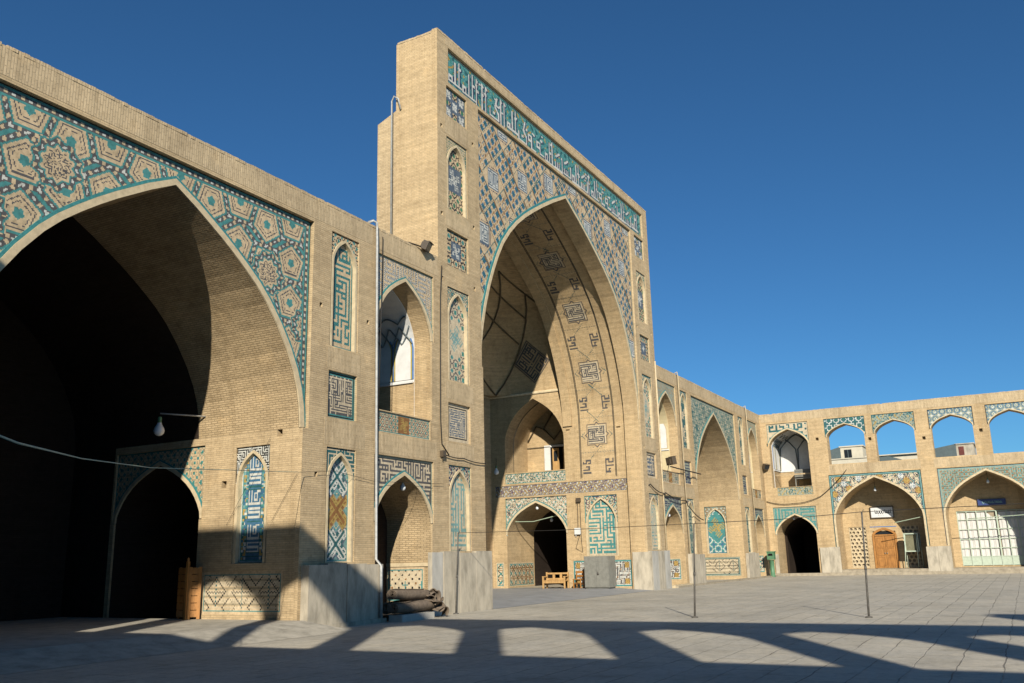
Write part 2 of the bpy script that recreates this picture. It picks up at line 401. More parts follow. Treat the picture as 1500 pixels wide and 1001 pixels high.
def girih5(r=.54, hw=.066, big=()):
    """edge-sharing regular pentagons with star hearts (thin rhombs in the gaps), dotted straps along every edge, some meander fields"""
    def f(U, V, W, H):
        X, Y = U-W/2-.18, V-H+.32
        D = np.full(U.shape, 9.); T = np.zeros(U.shape); cd = np.full(U.shape, 9.); ca = np.zeros(U.shape)
        du, dv = U[0, 1]-U[0, 0], V[1, 0]-V[0, 0]; x0, y0 = X[0, 0], Y[0, 0]; nz, nu = U.shape
        a_ = math.radians(18); c18, s18 = math.cos(a_), math.sin(a_); t1 = (4*r*c18, 0); t2 = (0, 2.236*r)
        R0 = r/math.cos(math.pi/5)
        def win(x, y, m):
            i0, i1 = int((x-m-x0)/du), int((x+m-x0)/du)+2; j0, j1 = int((y-m-y0)/dv), int((y+m-y0)/dv)+2
            i0, j0, i1, j1 = max(i0, 0), max(j0, 0), min(i1, nu), min(j1, nz)
            return None if i0 >= i1 or j0 >= j1 else (slice(j0, j1), slice(i0, i1))
        for j in range(-8, 9):
            for i in range(-10, 11):
                for up in (1, -1):
                    cx, cy = i*t1[0]+j*t2[0], j*t2[1]
                    if up < 0: cx += 2*r*c18; cy -= 2*r*s18
                    w = win(cx, cy, R0+.35)
                    if w is None: continue
                    x, y = X[w]-cx, Y[w]-cy
                    P5 = [(R0*math.cos(math.pi/2*up+2*math.pi*k/5), R0*math.sin(math.pi/2*up+2*math.pi*k/5)) for k in range(5)]
                    for k in range(5):
                        (ax, ay), (bx, by) = P5[k], P5[(k+1) % 5]; L = math.hypot(bx-ax, by-ay); ex, ey = (bx-ax)/L, (by-ay)/L
                        t = np.clip((x-ax)*ex+(y-ay)*ey, 0, L); d = np.hypot(x-ax-t*ex, y-ay-t*ey)
                        m = d < D[w]; D[w] = np.where(m, d, D[w]); T[w] = np.where(m, t/L, T[w])
                    g_, tt, an = ngon(x, y, 5, math.pi/2*up+math.pi/5)
                    m = g_ < cd[w]; cd[w] = np.where(m, g_, cd[w]); ca[w] = np.where(m, np.abs(tt), ca[w])
        nine = np.zeros(U.shape, bool); Tn = T*.7265*2*r
        for bx, by, br in big:
            x, y = X-bx, Y-by; g_, t_, an = ngon(x, y, 10, .3+bx); g_ = g_+.035*np.cos(10*(np.arctan2(y, x)-.3-bx)); c = g_-br
            m = c < hw+.07
            D = np.where(m, np.abs(c), D); Tn = np.where(m, t_+3, Tn); nine |= (c < 0)
        A = np.full(U.shape, BU); k = np.mod(np.floor(Tn/.0915), 4)
        A = np.where((D > .195) & (D < .226), DK, A)
        A = np.where((D > .285) & (D < .313) & ~nine & (np.mod(Tn, .25) < .17), DK, A)
        A = np.where(~nine & (cd < .15-.9*np.minimum(ca, .12)), TU, A)
        A = np.where(nine & (D > .28) & (np.mod(D-.285, .10) < .03), DK, A)
        A = np.where(nine & (D > .226) & (D < .285) & (np.mod(Tn, .2) < .035), DK, A)
        A = np.where(D < hw+.05, TU, A)
        st = np.where(np.mod(k, 2) == 1, DK, BU); st = np.where((k == 0) & (D < .028), WH, st); st = np.where((k == 0) & (D >= .028), DK, st)
        st = np.where((k == 2) & (D > .048), DK, st)
        A = np.where(D < hw, st, A)
        e = np.minimum(np.minimum(U, W-U), H-V); q = np.mod(np.floor(np.where(H-V < np.minimum(U, W-U), U, V)/.0915), 4); ee = np.abs(e-.145)
        ss = np.where(np.mod(q, 2) == 1, DK, BU); ss = np.where((q == 0) & (ee < .028), WH, ss); ss = np.where((q == 0) & (ee >= .028), DK, ss); ss = np.where((q == 2) & (ee > .048), DK, ss)
        A = np.where(e < .275, TU, A); A = np.where(ee < hw, ss, A); A = np.where(e < .02, BK, A)
        return A
    return f
def star_fn(s=.42, core=TU, bg=BU, line=BK, med=None, unit=.05, fg=WH, mbg=BU, edge=((.05, TD),), mpos=None, dia=False):
    """octagram strapwork with coloured cores, optional square-kufic medallion(s)"""
    def f(U, V, W, H):
        X, Y = U-W/2, V-H/2
        x, y = np.mod(X+s/2, s)-s/2, np.mod(Y+s/2, s)-s/2
        a, b = np.abs(x), np.abs(y); mx, mn = np.maximum(a, b), np.minimum(a, b); dd = (a+b)/1.414
        star = np.minimum(mx, dd)        # distance to 8-star
        A = np.full(U.shape, bg)
        A = np.where(np.abs(star-.30*s) < .05*s, line, A)
        A = np.where((star > .37*s) & (dd > .55*s), core, A)
        A = np.where((star < .15*s), core, A); A = np.where(star < .06*s, GR, A)
        if med is not None:
            B = MED[med]; n = B.shape[0]*unit
            for (cx, cy) in (mpos or [(0, 0)]):
                px, py = X-cx*W, Y-cy*H
                if dia: px, py = (px-py)/1.414, (px+py)/1.414
                ins = np.maximum(np.abs(px), np.abs(py)) < n/2+unit
                A = np.where(ins, mbg, A); A = np.where(ins & sample(B, (px+n/2)/unit, (py+n/2)/unit), fg, A)
        return border(A, U, V, W, H, edge)
    return f
def xkufic_fn(cols=(WH, YE, WH), unit=.062):
    def f(U, V, W, H):
        X = U-W/2; n = len(cols)
        q = np.mod(np.abs(X)+V, .2); q2 = np.mod(np.abs(X)-V, .2)
        A = np.full(U.shape, PT); A = np.where(q < .07, TU, A); A = np.where((q2 < .06) & (np.mod(V, .8) < .4), CR, A)
        for k, c in enumerate(cols):
            cy = H*(k+.5)/n*.93+.05; px, py = X, (V-cy)*.98
            sx, sy = (px-py)/1.414, (px+py)/1.414; rx, ry = np.abs(sx), np.abs(sy)
            arm = ((rx < .19) & (ry < .60)) | ((ry < .19) & (rx < .60))
            A = np.where(((rx < .235) & (ry < .65)) | ((ry < .235) & (rx < .65)), SL if c != YE else DB, A)
            al, ac = np.where(rx < ry, sy, sx), np.where(rx < ry, sx, sy); q = np.mod(al+.04, .17)
            m = (np.abs(np.abs(ac)-.07) < .027) | ((q < .055) & (np.abs(ac) > .07) & (np.abs(ac) < .185)) | ((np.abs(np.abs(ac)-.165) < .025) & (np.mod(al+.04, .34) < .17))
            m |= (np.abs(np.abs(al)-.57) < .028)
            wv = np.zeros(U.shape, bool)
            A = np.where(arm, np.where(m, c, TD if c != YE else BR), A)
        return border(A, U, V, W, H, ((.03, WH), (.04, TU)))
    return f
def stack_fn():
    """white kufic blocks one above the other on blue and turquoise, flanked by many-coloured pieces"""
    def f(U, V, W, H):
        X = np.abs(U-W/2); c = .055
        k = np.mod(np.floor(X/c)*7+np.floor(V/c)*3+np.floor(np.sin(np.floor(X/c)*3.1+np.floor(V/c)*1.7)*4), 9)
        A = np.select([k < 2, k < 4, k < 5, k < 6, k < 7], [YE, BL, PT, WH, TD], TU)
        w = W*.21; per = .98; y = np.mod(V-.30, per)
        col = X < w+.05; A = np.where(col, np.where(np.mod(np.floor(V/c), 2) == 0, BL, TD), A)
        blk = (X < w) & (y < .80)
        yy = np.floor(y/.8*13); xx = np.floor((U-W/2+w)/(2*w)*9)
        B = np.zeros((13, 9), bool); B[0] = B[2] = B[4] = True; B[0:3, 0] = True; B[2:4, 8] = True
        B[6, :] = True; B[6:13, 8] = B[6:13, 6] = True; B[6:9, 0] = True; B[8:12, 2:5] = True; B[9:11, 3] = False; B[12, 0:3] = True
        m = sample(B, (U-W/2+w)/(2*w)*9, y/.8*13)
        A = np.where(blk, np.where(m, WH, BL), A)
        return border(A, U, V, W, H, ((.05, GG), (.03, WH), (.035, TU)))
    return f
def medal_fn(per=.74):
    def f(U, V, W, H):
        X, Y = U-W/2, V-H
        r, c = (X+Y)/per, (X-Y)/per; i, j = np.floor(r+.5), np.floor(c+.5); fx, fy = (r-i)*per/1.414, (c-j)*per/1.414
        px, py = (fx+fy)/1.0, (fx-fy)/1.0
        a, b = np.abs(fx), np.abs(fy); s8 = np.minimum(np.maximum(a, b), (a+b)/1.414)
        A = np.full(U.shape, CR); c2 = .05
        A = np.where(np.mod(np.floor(U/c2)*3+np.floor(V/c2)*5, 7) == 0, GR, A); A = np.where(np.mod(np.floor(U/c2)*2+np.floor(V/c2)*3, 6) == 0, SL, A)
        A = np.where(s8 > .235, PT, A); A = np.where((s8 > .245) & (s8 < .275), BK, A)
        k = np.mod(i+2*j, 4)
        A = np.where((s8 < .17) & (k == 0), WH, A); A = np.where((s8 < .17) & (k == 2), YE, A)
        ink = (np.sin(55*fx)+np.cos(48*fy) > .55) & (s8 < .13)
        A = np.where(ink & (k == 0), BL, A); A = np.where(ink & (k == 2), BR, A)
        A = np.where((s8 > .17) & (s8 < .205), np.where(k == 2, BR, DK), A)
        return border(A, U, V, W, H, ((.05, TD), (.09, PT), (.03, TD)))
    return f
def dado_fn(kind=0, edge=((.07, BU), (.05, TU)), bg=CR):
    def f(U, V, W, H):
        A = np.full(U.shape, bg); s = .14
        i, j = np.floor(U/s*1.0).astype(int), np.floor(V/s).astype(int)
        fx, fy = U/s-i, V/s-j
        dot = (np.abs(fx-.5)+np.abs(fy-.5) < .34)
        if kind == 0:
            A = np.where(dot & ((i+j) % 2 == 0), np.where((i+2*j) % 5 == 0, BR, BK), A)
            x, y = np.mod(U-W/2+.35, .7)-.35, V-H*.5
            A = np.where(((np.abs(x) < .035) & (np.abs(y) < .12)) | ((np.abs(y) < .035) & (np.abs(x) < .12)), TU, A)
        elif kind == 1:    # loose diamonds and crosses of dark dots on brick rows
            row = np.mod(V, .075) < .012
            A = np.where(row, BU, np.where(np.mod(np.floor(V/.075), 3) == 0, DB, CR))
            q = 1.02; x, y = np.mod(U, q)-q/2, V-H*.52
            dd = np.abs(x)+np.abs(y)*1.0
            ring = (np.abs(dd-.38) < .045) | ((np.abs(x) < .03) & (np.abs(y) < .46)) | ((np.abs(y) < .03) & (np.abs(x) < .3))
            x2 = np.mod(U+q/2, q)-q/2; ring |= np.abs(np.abs(x2)+np.abs(y+.42)-.26) < .035
            ring |= np.abs(np.abs(x2)+np.abs(y-.42)-.26) < .035
            on = (np.mod(np.floor(U/.055)+np.floor(V/.055), 2) == 0)
            A = np.where(ring & on, np.where((np.abs(x) < .03), TD, BK), A)
        elif kind == 2:
            x, y = np.mod(U, .5)-.25, np.mod(V, .5)-.25
            dd = np.abs(np.abs(x)-np.abs(y))
            A = np.where(dd < .035, BK, A); A = np.where((np.abs(x)+np.abs(y) < .09), TU, A)
            A = np.where((np.abs(np.maximum(np.abs(x), np.abs(y))-.2) < .025), BR, A)
            A = np.where((np.mod(i+j, 3) == 0) & dot, GR, A)
        else:
            B = maze_fill(int(W/.05)+1, int(H/.05)+1, 5+kind)
            A = np.where(sample(B, U/.05, V/.05), DK, WH)
            A = np.where((np.mod(np.floor(U/.05)*3+np.floor(V/.05)*7, 11) == 0), BR, A)
            ex, ey = np.minimum(U, W-U), np.minimum(V, H-V)
            bx = (np.abs(ex-.32) < .13) & (np.abs(ey-.30) < .13)
            A = np.where(bx, np.where(np.mod(np.floor(U/.04)+np.floor(V/.04), 3) == 0, BR, YE), A)
        return border(A, U, V, W, H, edge)
    return f
def busy_fn(pal, scale=1., seed=0, edge=((.04, TU),), medal=None, net=NV, ground=CR):
    """dense seven-colour tilework: tendrils and rosettes on a lattice"""
    def f(U, V, W, H):
        X, Y = (U-W/2)/scale, V/scale
        a = np.sin(9*X+2*np.sin(5*Y+seed))+np.cos(8*Y+2*np.sin(6*X+seed)); b = np.cos(14*X)*np.cos(14*Y)
        A = np.full(U.shape, ground)
        A = np.where(np.abs(a) < .28, net, A); A = np.where(a > 1.2, pal[0], A); A = np.where(a < -1.2, pal[1], A)
        A = np.where(b > .72, pal[2 % len(pal)], A); A = np.where(b < -.8, pal[3 % len(pal)], A)
        if medal:
            per, cols = medal; x, y = (U-W/2)/per, (V+.15)/per
            r, c = (x+y), (x-y); i, j = np.floor(r).astype(int), np.floor(c).astype(int)
            fx, fy = r-i-.5, c-j-.5; rr = np.minimum(np.maximum(np.abs(fx), np.abs(fy)), (np.abs(fx)+np.abs(fy))/1.414*1.05)
            for t, cc in ((.42, BK), (.385, GG), (.33, ground)): A = np.where((rr < t) & (rr > .30), cc, A)
            k = np.mod(i*2+j*3, len(cols)); base = np.array(cols)[k]
            A = np.where(rr < .27, base, A); A = np.where((rr < .20) & (np.sin(40*fx)+np.cos(36*fy) > .6), NV, A)
            A = np.where((rr > .25) & (rr < .275), BK, A)
        return border(A, U, V, W, H, edge)
    return f
def lattice_fn():
    """diagonal strap lattice with blue lozenges and upright kufic squares (portal spandrel)"""
    def f(U, V, W, H):
        X, Y = U-W/2, V-H; q = 1.25
        r, c = (X+Y)/1.414, (X-Y)/1.414
        i, j = np.floor(r/q).astype(int), np.floor(c/q).astype(int); fr, fc = r-i*q, c-j*q
        A = np.full(U.shape, BU)
        s = q/3; a, b = np.mod(fr, s)-s/2, np.mod(fc, s)-s/2
        mm = np.maximum(np.abs(a), np.abs(b))
        on = np.mod(np.floor((fr+fc)/.1), 2) == 0
        A = np.where((mm > s*.42) & on, BR, A)
        A = np.where((mm < s*.30), BL, A); A = np.where((mm < s*.30) & ((np.abs(a) < .025) | (np.abs(b) < .025)), TD, A)
        e = np.minimum(np.minimum(fr, q-fr), np.minimum(fc, q-fc))
        A = np.where(e < .10, BU, A); A = np.where((e > .05) & (e < .08), TD, A); A = np.where((np.minimum(fr, q-fr) < .04), BR, A)
        A = np.where((np.minimum(fc, q-fc) < .03) & (np.mod(np.floor(r/.09), 2) == 0), TD, A)
        sel = np.mod(i+2*j, 4) == 0; half = np.mod(i+2*j, 4) == 2
        A = np.where(half & (mm < s*.25) & (np.mod(np.floor(fr/s)+np.floor(fc/s), 2) == 0), BU, A)
        cr, cc = (i+.5)*q, (j+.5)*q; px, py = X-(cr+cc)/1.414, Y-(cr-cc)/1.414
        h = .46; ins = (np.abs(px) < h) & (np.abs(py) < h)
        for k in range(3):
            B = KBLK[k]; u = 2*h/B.shape[0]
            m = sample(B, (px+h)/u, (py+h)/u); ks = sel & (np.mod(i, 3) == k)
            A = np.where(ks & ins, np.where(m, WH, SL), np.where(ks, BU, A))
            mx = np.maximum(np.abs(px), np.abs(py)); A = np.where(ks & (mx > h+.05) & (mx < h+.09) & on, NV, A)
        return border(A, U, V, W, H, ((.06, TD), (.05, BU)))
    return f
def script_fn():
    """broad inscription frieze: white strokes with dark shadow on turquoise"""
    def f(U, V, W, H):
        nz, nu = U.shape; A = np.full(U.shape, TU); sx, sz = nu/W, nz/H
        rr = np.random.default_rng(3)
        blot = np.sin(7*U+3*np.sin(4*V))*np.cos(9*V+2*np.sin(5*U))
        A = np.where(np.sin(23*U+5*np.sin(9*V))*np.cos(21*V) > .7, PT, A); A = np.where(blot > .62, TD, A); A = np.where(blot < -.78, YE, A); A = np.where((blot > -.72) & (blot < -.62), GR, A)
        mask = np.zeros(U.shape, bool)
        def seg(x0, y0, x1, y1, w):
            n = int(max(abs(x1-x0)*sx, abs(y1-y0)*sz)*2)+2
            for t in np.linspace(0, 1, n):
                cx, cy = (x0+(x1-x0)*t)*sx, (y0+(y1-y0)*t)*sz
                i0, i1 = int(cx-w*sx/2), int(math.ceil(cx+w*sx/2)); j0, j1 = int(cy-w*sz/2), int(math.ceil(cy+w*sz/2))
                mask[max(j0, 0):max(j1, 0), max(i0, 0):max(i1, 0)] = True
        x = .25; r = random.Random(11); w = .058
        while x < W-1.2:
            k = r.choice('aaklsm')
            b = r.uniform(.14, .3)
            if k == 'a': seg(x, .12, x, 1.28, w); seg(x, 1.28, x+.1, 1.2, w*.8); x += r.uniform(.28, .5)
            elif k == 'k': seg(x, b, x+.75, b, w); seg(x+.75, b, x+.75, .5, w); seg(x+.75, .5, x+.45, .75, w); seg(x+.45, .75, x+.62, 1.2, w); seg(x, b, x, .5, w); seg(x+.3, .42, x+.42, .42, w*.8); x += .95
            elif k == 'l': seg(x, b, x+.95, b, w); seg(x+.45, b, x+.45, 1.2, w); seg(x+.75, b, x+.75, 1.3, w); seg(x, b, x, .5, w); seg(x, .5, x+.22, .5, w); seg(x+.22, .5, x+.22, b, w); x += 1.05
            elif k == 's': seg(x, b, x+.8, b, w); [seg(x+q, b, x+q, .48, w) for q in (.05, .25, .45)]; seg(x+.8, b, x+.8, .8, w); seg(x+.1, .8, x+.5, 1.05, w); x += .98
            else: seg(x, .5, x+.3, .5, w); seg(x, .5, x, .75, w); seg(x, .75, x+.3, .75, w); seg(x+.3, .75, x+.3, b, w); seg(x+.3, b, x+.7, b, w); seg(x+.4, .95, x+.52, .95, w); x += .85
            for _ in range(r.choice((1, 2, 3))): cx, cy = x-r.uniform(.2, .5), r.uniform(.7, 1.2); seg(cx, cy, cx+.06, cy, w)
        sh = np.zeros_like(mask)
        for a, b2 in ((1, 0), (2, 0), (1, -1), (0, -1), (-1, 0)): sh |= np.roll(np.roll(mask, a, 1), b2, 0)
        A = np.where(sh, NV, A); A = np.where(mask, WH, A)
        return border(A, U, V, W, H, ((.05, TD), (.03, CR)))
    return f
def sparse_medallions(U, V, W, H):
    """dark brick lettering and dotted star lines set in plain brick (soffit); blank elsewhere"""
    A = np.full(U.shape, -1); x = U-W/2; P = 3.55
    ph = np.mod(V-2.35+P/2, P)-P/2; k = np.floor((V-2.35+P/2)/P)
    dash = np.mod(np.floor((U+V)/.075), 2) == 0
    for px in (0,):
        d1 = np.abs(np.abs(x)-np.abs(np.mod(V-.55, P/2)-P/4)*1.05)
        A = np.where((d1 < .026) & dash & (np.abs(x) < W/2-.08), TD, A)
    A = np.where((np.abs(np.abs(x)-.42) < .028) & dash & (np.abs(ph) > .7), DB, A)
    A = np.where((np.abs(np.abs(np.abs(ph)-.98)) < .028) & dash, DB, A)
    B = maze_fill(18, 18, 305); u = 1.10/19
    ins = (np.abs(x) < .70) & (np.abs(ph) < .70); A = np.where(ins, -1, A)
    m = sample(B, (x+.58)/u, (ph+.58)/u); star = (np.maximum(np.abs(x), np.abs(ph)) < .53)
    mx = np.maximum(np.abs(x), np.abs(ph)); fr = (mx > .56) & (mx < .60) & (np.minimum(np.abs(x), np.abs(ph)) > .12)
    dd = np.abs(np.abs(x)+np.abs(ph)-.70) < .04; dia = dd & (np.minimum(np.abs(x), np.abs(ph)) < .13)
    A = np.where(star & ~m, CR, A); A = np.where((m & star) | dia, DK, A); A = np.where(fr, DK, A)
    q = np.mod(V-2.35+P, P)-P/2             # half-way: paired words at the edges
    for sgn in (-1, 1):
        w = WORDS[1 if sgn > 0 else 3]; u = .085; n, h = w.shape[1], w.shape[0]
        lx = (sgn*x-(W/2-h*u-.1)); ly = q+n*u/2
        inb = (lx > -.04) & (lx < h*u+.03) & (np.abs(q) < n*u/2+.04)
        A = np.where(inb, -1, A); A = np.where(inb & sample(w.T, lx/u, ly/u), DK, A)
    A = np.where((U < .05) | (W-U < .05), BK, A)
    return A
# ------------------------------------------------------------ façade parts
GZ = -.15                                   # courtyard level
class Front:
    """one storeyed wall plane: collects the openings, then builds the brick wall with its reveals"""
    def __init__(s, root, P, mat=None): s.root, s.P, s.holes, s.mat = root, P, [], mat or M_BRICK; s.rv = MB()
    def hole(s, poly, depth, back=False, mi=0, skip=()):
        s.holes.append(poly); reveal(s.rv, s.P, poly, 0, depth, mi, skip)
        if back: s.rv.poly([s.P.P(u, z, depth) for u, z in poly], list(poly), mi)
    def putlog(s, u, z, w=.16, h=.17, d=.3):
        s.hole(rect(u-w/2, u+w/2, z-h/2, z+h/2), d, True)
    def panel(s, u0, u1, z0, z1, cell, fn, d=.09, frame=True, name='tile_panel'):
        s.hole(rect(u0, u1, z0, z1), d)
        o = mosaic(name, s.root, s.P, u0, u1, z0, z1, cell, fn, d)
        return o
    def arch_panel(s, u0, u1, z0, z1, cell, fin, fsp, d=.05, din=.15, mat=M_CREAM, rope=True):
        uc, w = (u0+u1)/2, (u1-u0)/2; wi = w-.14; za = z1-.2; zs = z1-w*1.42
        s.hole(rect(u0, u1, z0, z1), d)
        pr = arch_open(uc, wi, z0+.03, zs, za)
        def clip_sp(z):
            a = float(half_at(z, wi+.07, zs, za+.07, T_S)) if z > zs else wi+.07
            return [(u0, uc-a), (uc+a, u1)]
        def clip_in(z):
            a = float(half_at(z, wi+.02, zs, za+.02, T_S)) if z > zs else wi+.02
            return [(uc-a, uc+a)]
        mosaic('tile_spandrel', s.root, s.P, u0, u1, zs-.1, z1, cell, fsp, d, clip_sp)
        mosaic('tile_panel', s.root, s.P, uc-wi-.02, uc+wi+.02, z0, za+.02, cell, fin, din, clip_in)
        mb = MB(); a = arch(uc, wi, zs, za)
        path = [(uc+wi, z0)]+a+[(uc-wi, z0)]
        rim(mb, s.P, path, 0, .085, d-.035, din+.01)
        for sg in (-1, 1):      # plain margin beside the lower panel
            x0, x1 = sorted((uc+sg*(wi+.08), uc+sg*w))
            mb.poly([s.P.P(x0, z0, d), s.P.P(x1, z0, d), s.P.P(x1, zs-.1, d), s.P.P(x0, zs-.1, d)], [(x0, z0), (x1, z0), (x1, zs-.1), (x0, zs-.1)])
        mb.poly([s.P.P(uc-wi-.1, z0, din-.005), s.P.P(uc+wi+.1, z0, din-.005), s.P.P(uc+wi+.1, z0+.03, din-.005), s.P.P(uc-wi-.1, z0+.03, din-.005)])
        mb.build('arch_moulding', mat, s.root)
    def arch_bay(s, uc, w, zb, zs, za, W, zt, fn, cell, T=T_S, d=.07, rimw=.12, rope=.05, zrim=None, skip_bottom=True, rimmat=None, zl=None):
        """tiled spandrel rectangle (half width W, top zt) round an arched opening; returns the arch outline"""
        low = zl is not None
        zl = zl if low else zs-.02
        zrim = zl if low else zrim
        poly = [(uc-w, zb), (uc+w, zb), (uc+w, zl), (uc+W, zl), (uc+W, zt), (uc-W, zt), (uc-W, zl), (uc-w, zl)]
        s.hole(poly, d, skip=(0,) if skip_bottom else ())
        rr = rimw*.5
        def clip(z):
            a = float(half_at(z, w+rr, zs, za+rr, T)) if z > zs else w+rr
            return [(uc-W, uc-a), (uc+a, uc+W)]
        mosaic('tile_spandrel', s.root, s.P, uc-W, uc+W, zl, zt, cell, fn, d, clip)
        a = arch(uc, w, zs, za, T); zr = zb if zrim is None else zrim
        path = ([(uc+w, zr)] if zr < zs-.05 else [])+a+([(uc-w, zr)] if zr < zs-.05 else [])
        pp = path if low else a
        mb = MB(); rim(mb, s.P, pp, 0, rimw, d-.05, d+.02)
        mb.build('arch_rim', rimmat or M_CREAM, s.root)
        if rope:
            mb = MB(); rim(mb, s.P, pp, rimw+.004, rimw+.004+rope, d-.035, d+.015); mb.build('tile_rope', M_TURQ, s.root)
        return a
    def build(s, outline, name='brick_wall'):
        wallface(s.rv, s.P, outline, s.holes, 0)
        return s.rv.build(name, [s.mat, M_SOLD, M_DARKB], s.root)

def barrel(root, P, a, zb, d0, d1, mat, name='vault', left=True, right=True, back=True, w=None):
    """pointed barrel vault: arch outline a (right springing..left springing) pushed from depth d0 to d1"""
    mb = MB(); pts = list(a)
    if right: pts = [(a[0][0], zb)]+pts
    if left: pts = pts+[(a[-1][0], zb)]
    reveal(mb, P, pts, d0, d1, 0, closed=False)
    if back:
        full = [(a[-1][0], zb), (a[0][0], zb)]+list(a)
        wallface(mb, P, full, [], 0, d1)
    return mb.build(name, mat, root)
def floor_slab(root, P, u0, u1, d0, d1, z, mat, name='floor_slab'):
    mb = MB(); q = [P.P(u0, z, d0), P.P(u1, z, d0), P.P(u1, z, d1), P.P(u0, z, d1)]
    mb.poly(q, [(u0, d0), (u1, d0), (u1, d1), (u0, d1)])
    q = [P.P(u0, z, d0), P.P(u1, z, d0), P.P(u1, GZ-.1, d0), P.P(u0, GZ-.1, d0)]; mb.poly(q)
    return mb.build(name, mat, root)
def soldier(root, P, u0, u1, z0, z1, d=-.006):
    mb = MB(); q = [P.P(u0, z0, d), P.P(u1, z0, d), P.P(u1, z1, d), P.P(u0, z1, d)]
    mb.poly(q, [(z0, u0), (z0, u1), (z1, u1), (z1, u0)])
    for e in ((0, 1), (1, 2), (2, 3), (3, 0)):
        a, b = q[e[0]], q[e[1]]; mb.poly([a, b, b-P.N*d*1.0, a-P.N*d*1.0])
    return mb.build('brick_course', M_SOLD, root)
def coping(root, P, u0, u1, z, dep, seed, w=.125):
    r = random.Random(seed); mb = MB(); u = u0; wob = 0
    while u < u1-.02:
        e = min(u+w*r.uniform(.85, 1.15), u1); wob = wob*.9+r.uniform(-.008, .008)
        if r.random() > .012:
            zt = z+.03+wob*.5+r.uniform(-.007, .009); d0 = -.012+r.uniform(-.008, .006)
            c = [P.P(u+.004, z-.05, d0), P.P(e-.004, z-.05, d0), P.P(e-.004, zt, d0), P.P(u+.004, zt, d0), P.P(u+.004, z-.05, dep), P.P(e-.004, z-.05, dep), P.P(e-.004, zt+.01, dep), P.P(u+.004, zt+.01, dep)]
            v = r.uniform(0, 9)
            for q in ((0, 1, 2, 3), (1, 5, 6, 2), (4, 0, 3, 7), (3, 2, 6, 7)): mb.poly([c[i] for i in q], [(z+v, u), (z+v, e), (z+v+.09, e), (z+v+.09, u)], 0)
        u = e
    return mb.build('brick_coping', M_SOLD, root)
def plinth(root, P, u0, u1, z1, t=.14, n=3, seed=0, z0=GZ):
    """upright stone slabs leaning against the foot of a pier"""
    r = random.Random(seed); mb = MB(); w = (u1-u0)/n; u = u0
    for k in range(n):
        ue = u1 if k == n-1 else u0+w*(k+1)+r.uniform(-.08, .08)*w
        dt = t+r.uniform(0, .025); zt = z1+r.uniform(-.03, .03)
        P8 = [P.P(u+.006, z0, -dt), P.P(ue-.006, z0, -dt), P.P(ue-.006, zt, -dt), P.P(u+.006, zt, -dt), P.P(u+.006, z0, -.004), P.P(ue-.006, z0, -.004), P.P(ue-.006, zt, -.004), P.P(u+.006, zt, -.004)]
        for q in ((0, 1, 2, 3), (1, 5, 6, 2), (5, 4, 7, 6), (4, 0, 3, 7), (3, 2, 6, 7)):
            mb.poly([P8[i] for i in q], None, 1 if r.random() < .3 and q == (0, 1, 2, 3) else 0)
        u = ue
    return mb.build('stone_plinth', [M_STONE, M_STONEL], root)
def pipe(root, pts, r=.05, name='downpipe', mat=None):
    mb = MB(); mb.tube(pts, r, 10)
    o = mb.build(name, mat or M_PIPE, root)
    return o
def ribs(root, mat, polys, r, name='plaster_rib'):
    mb = MB()
    for p in polys: mb.tube(p, r, 6)
    return mb.build(name, mat, root)

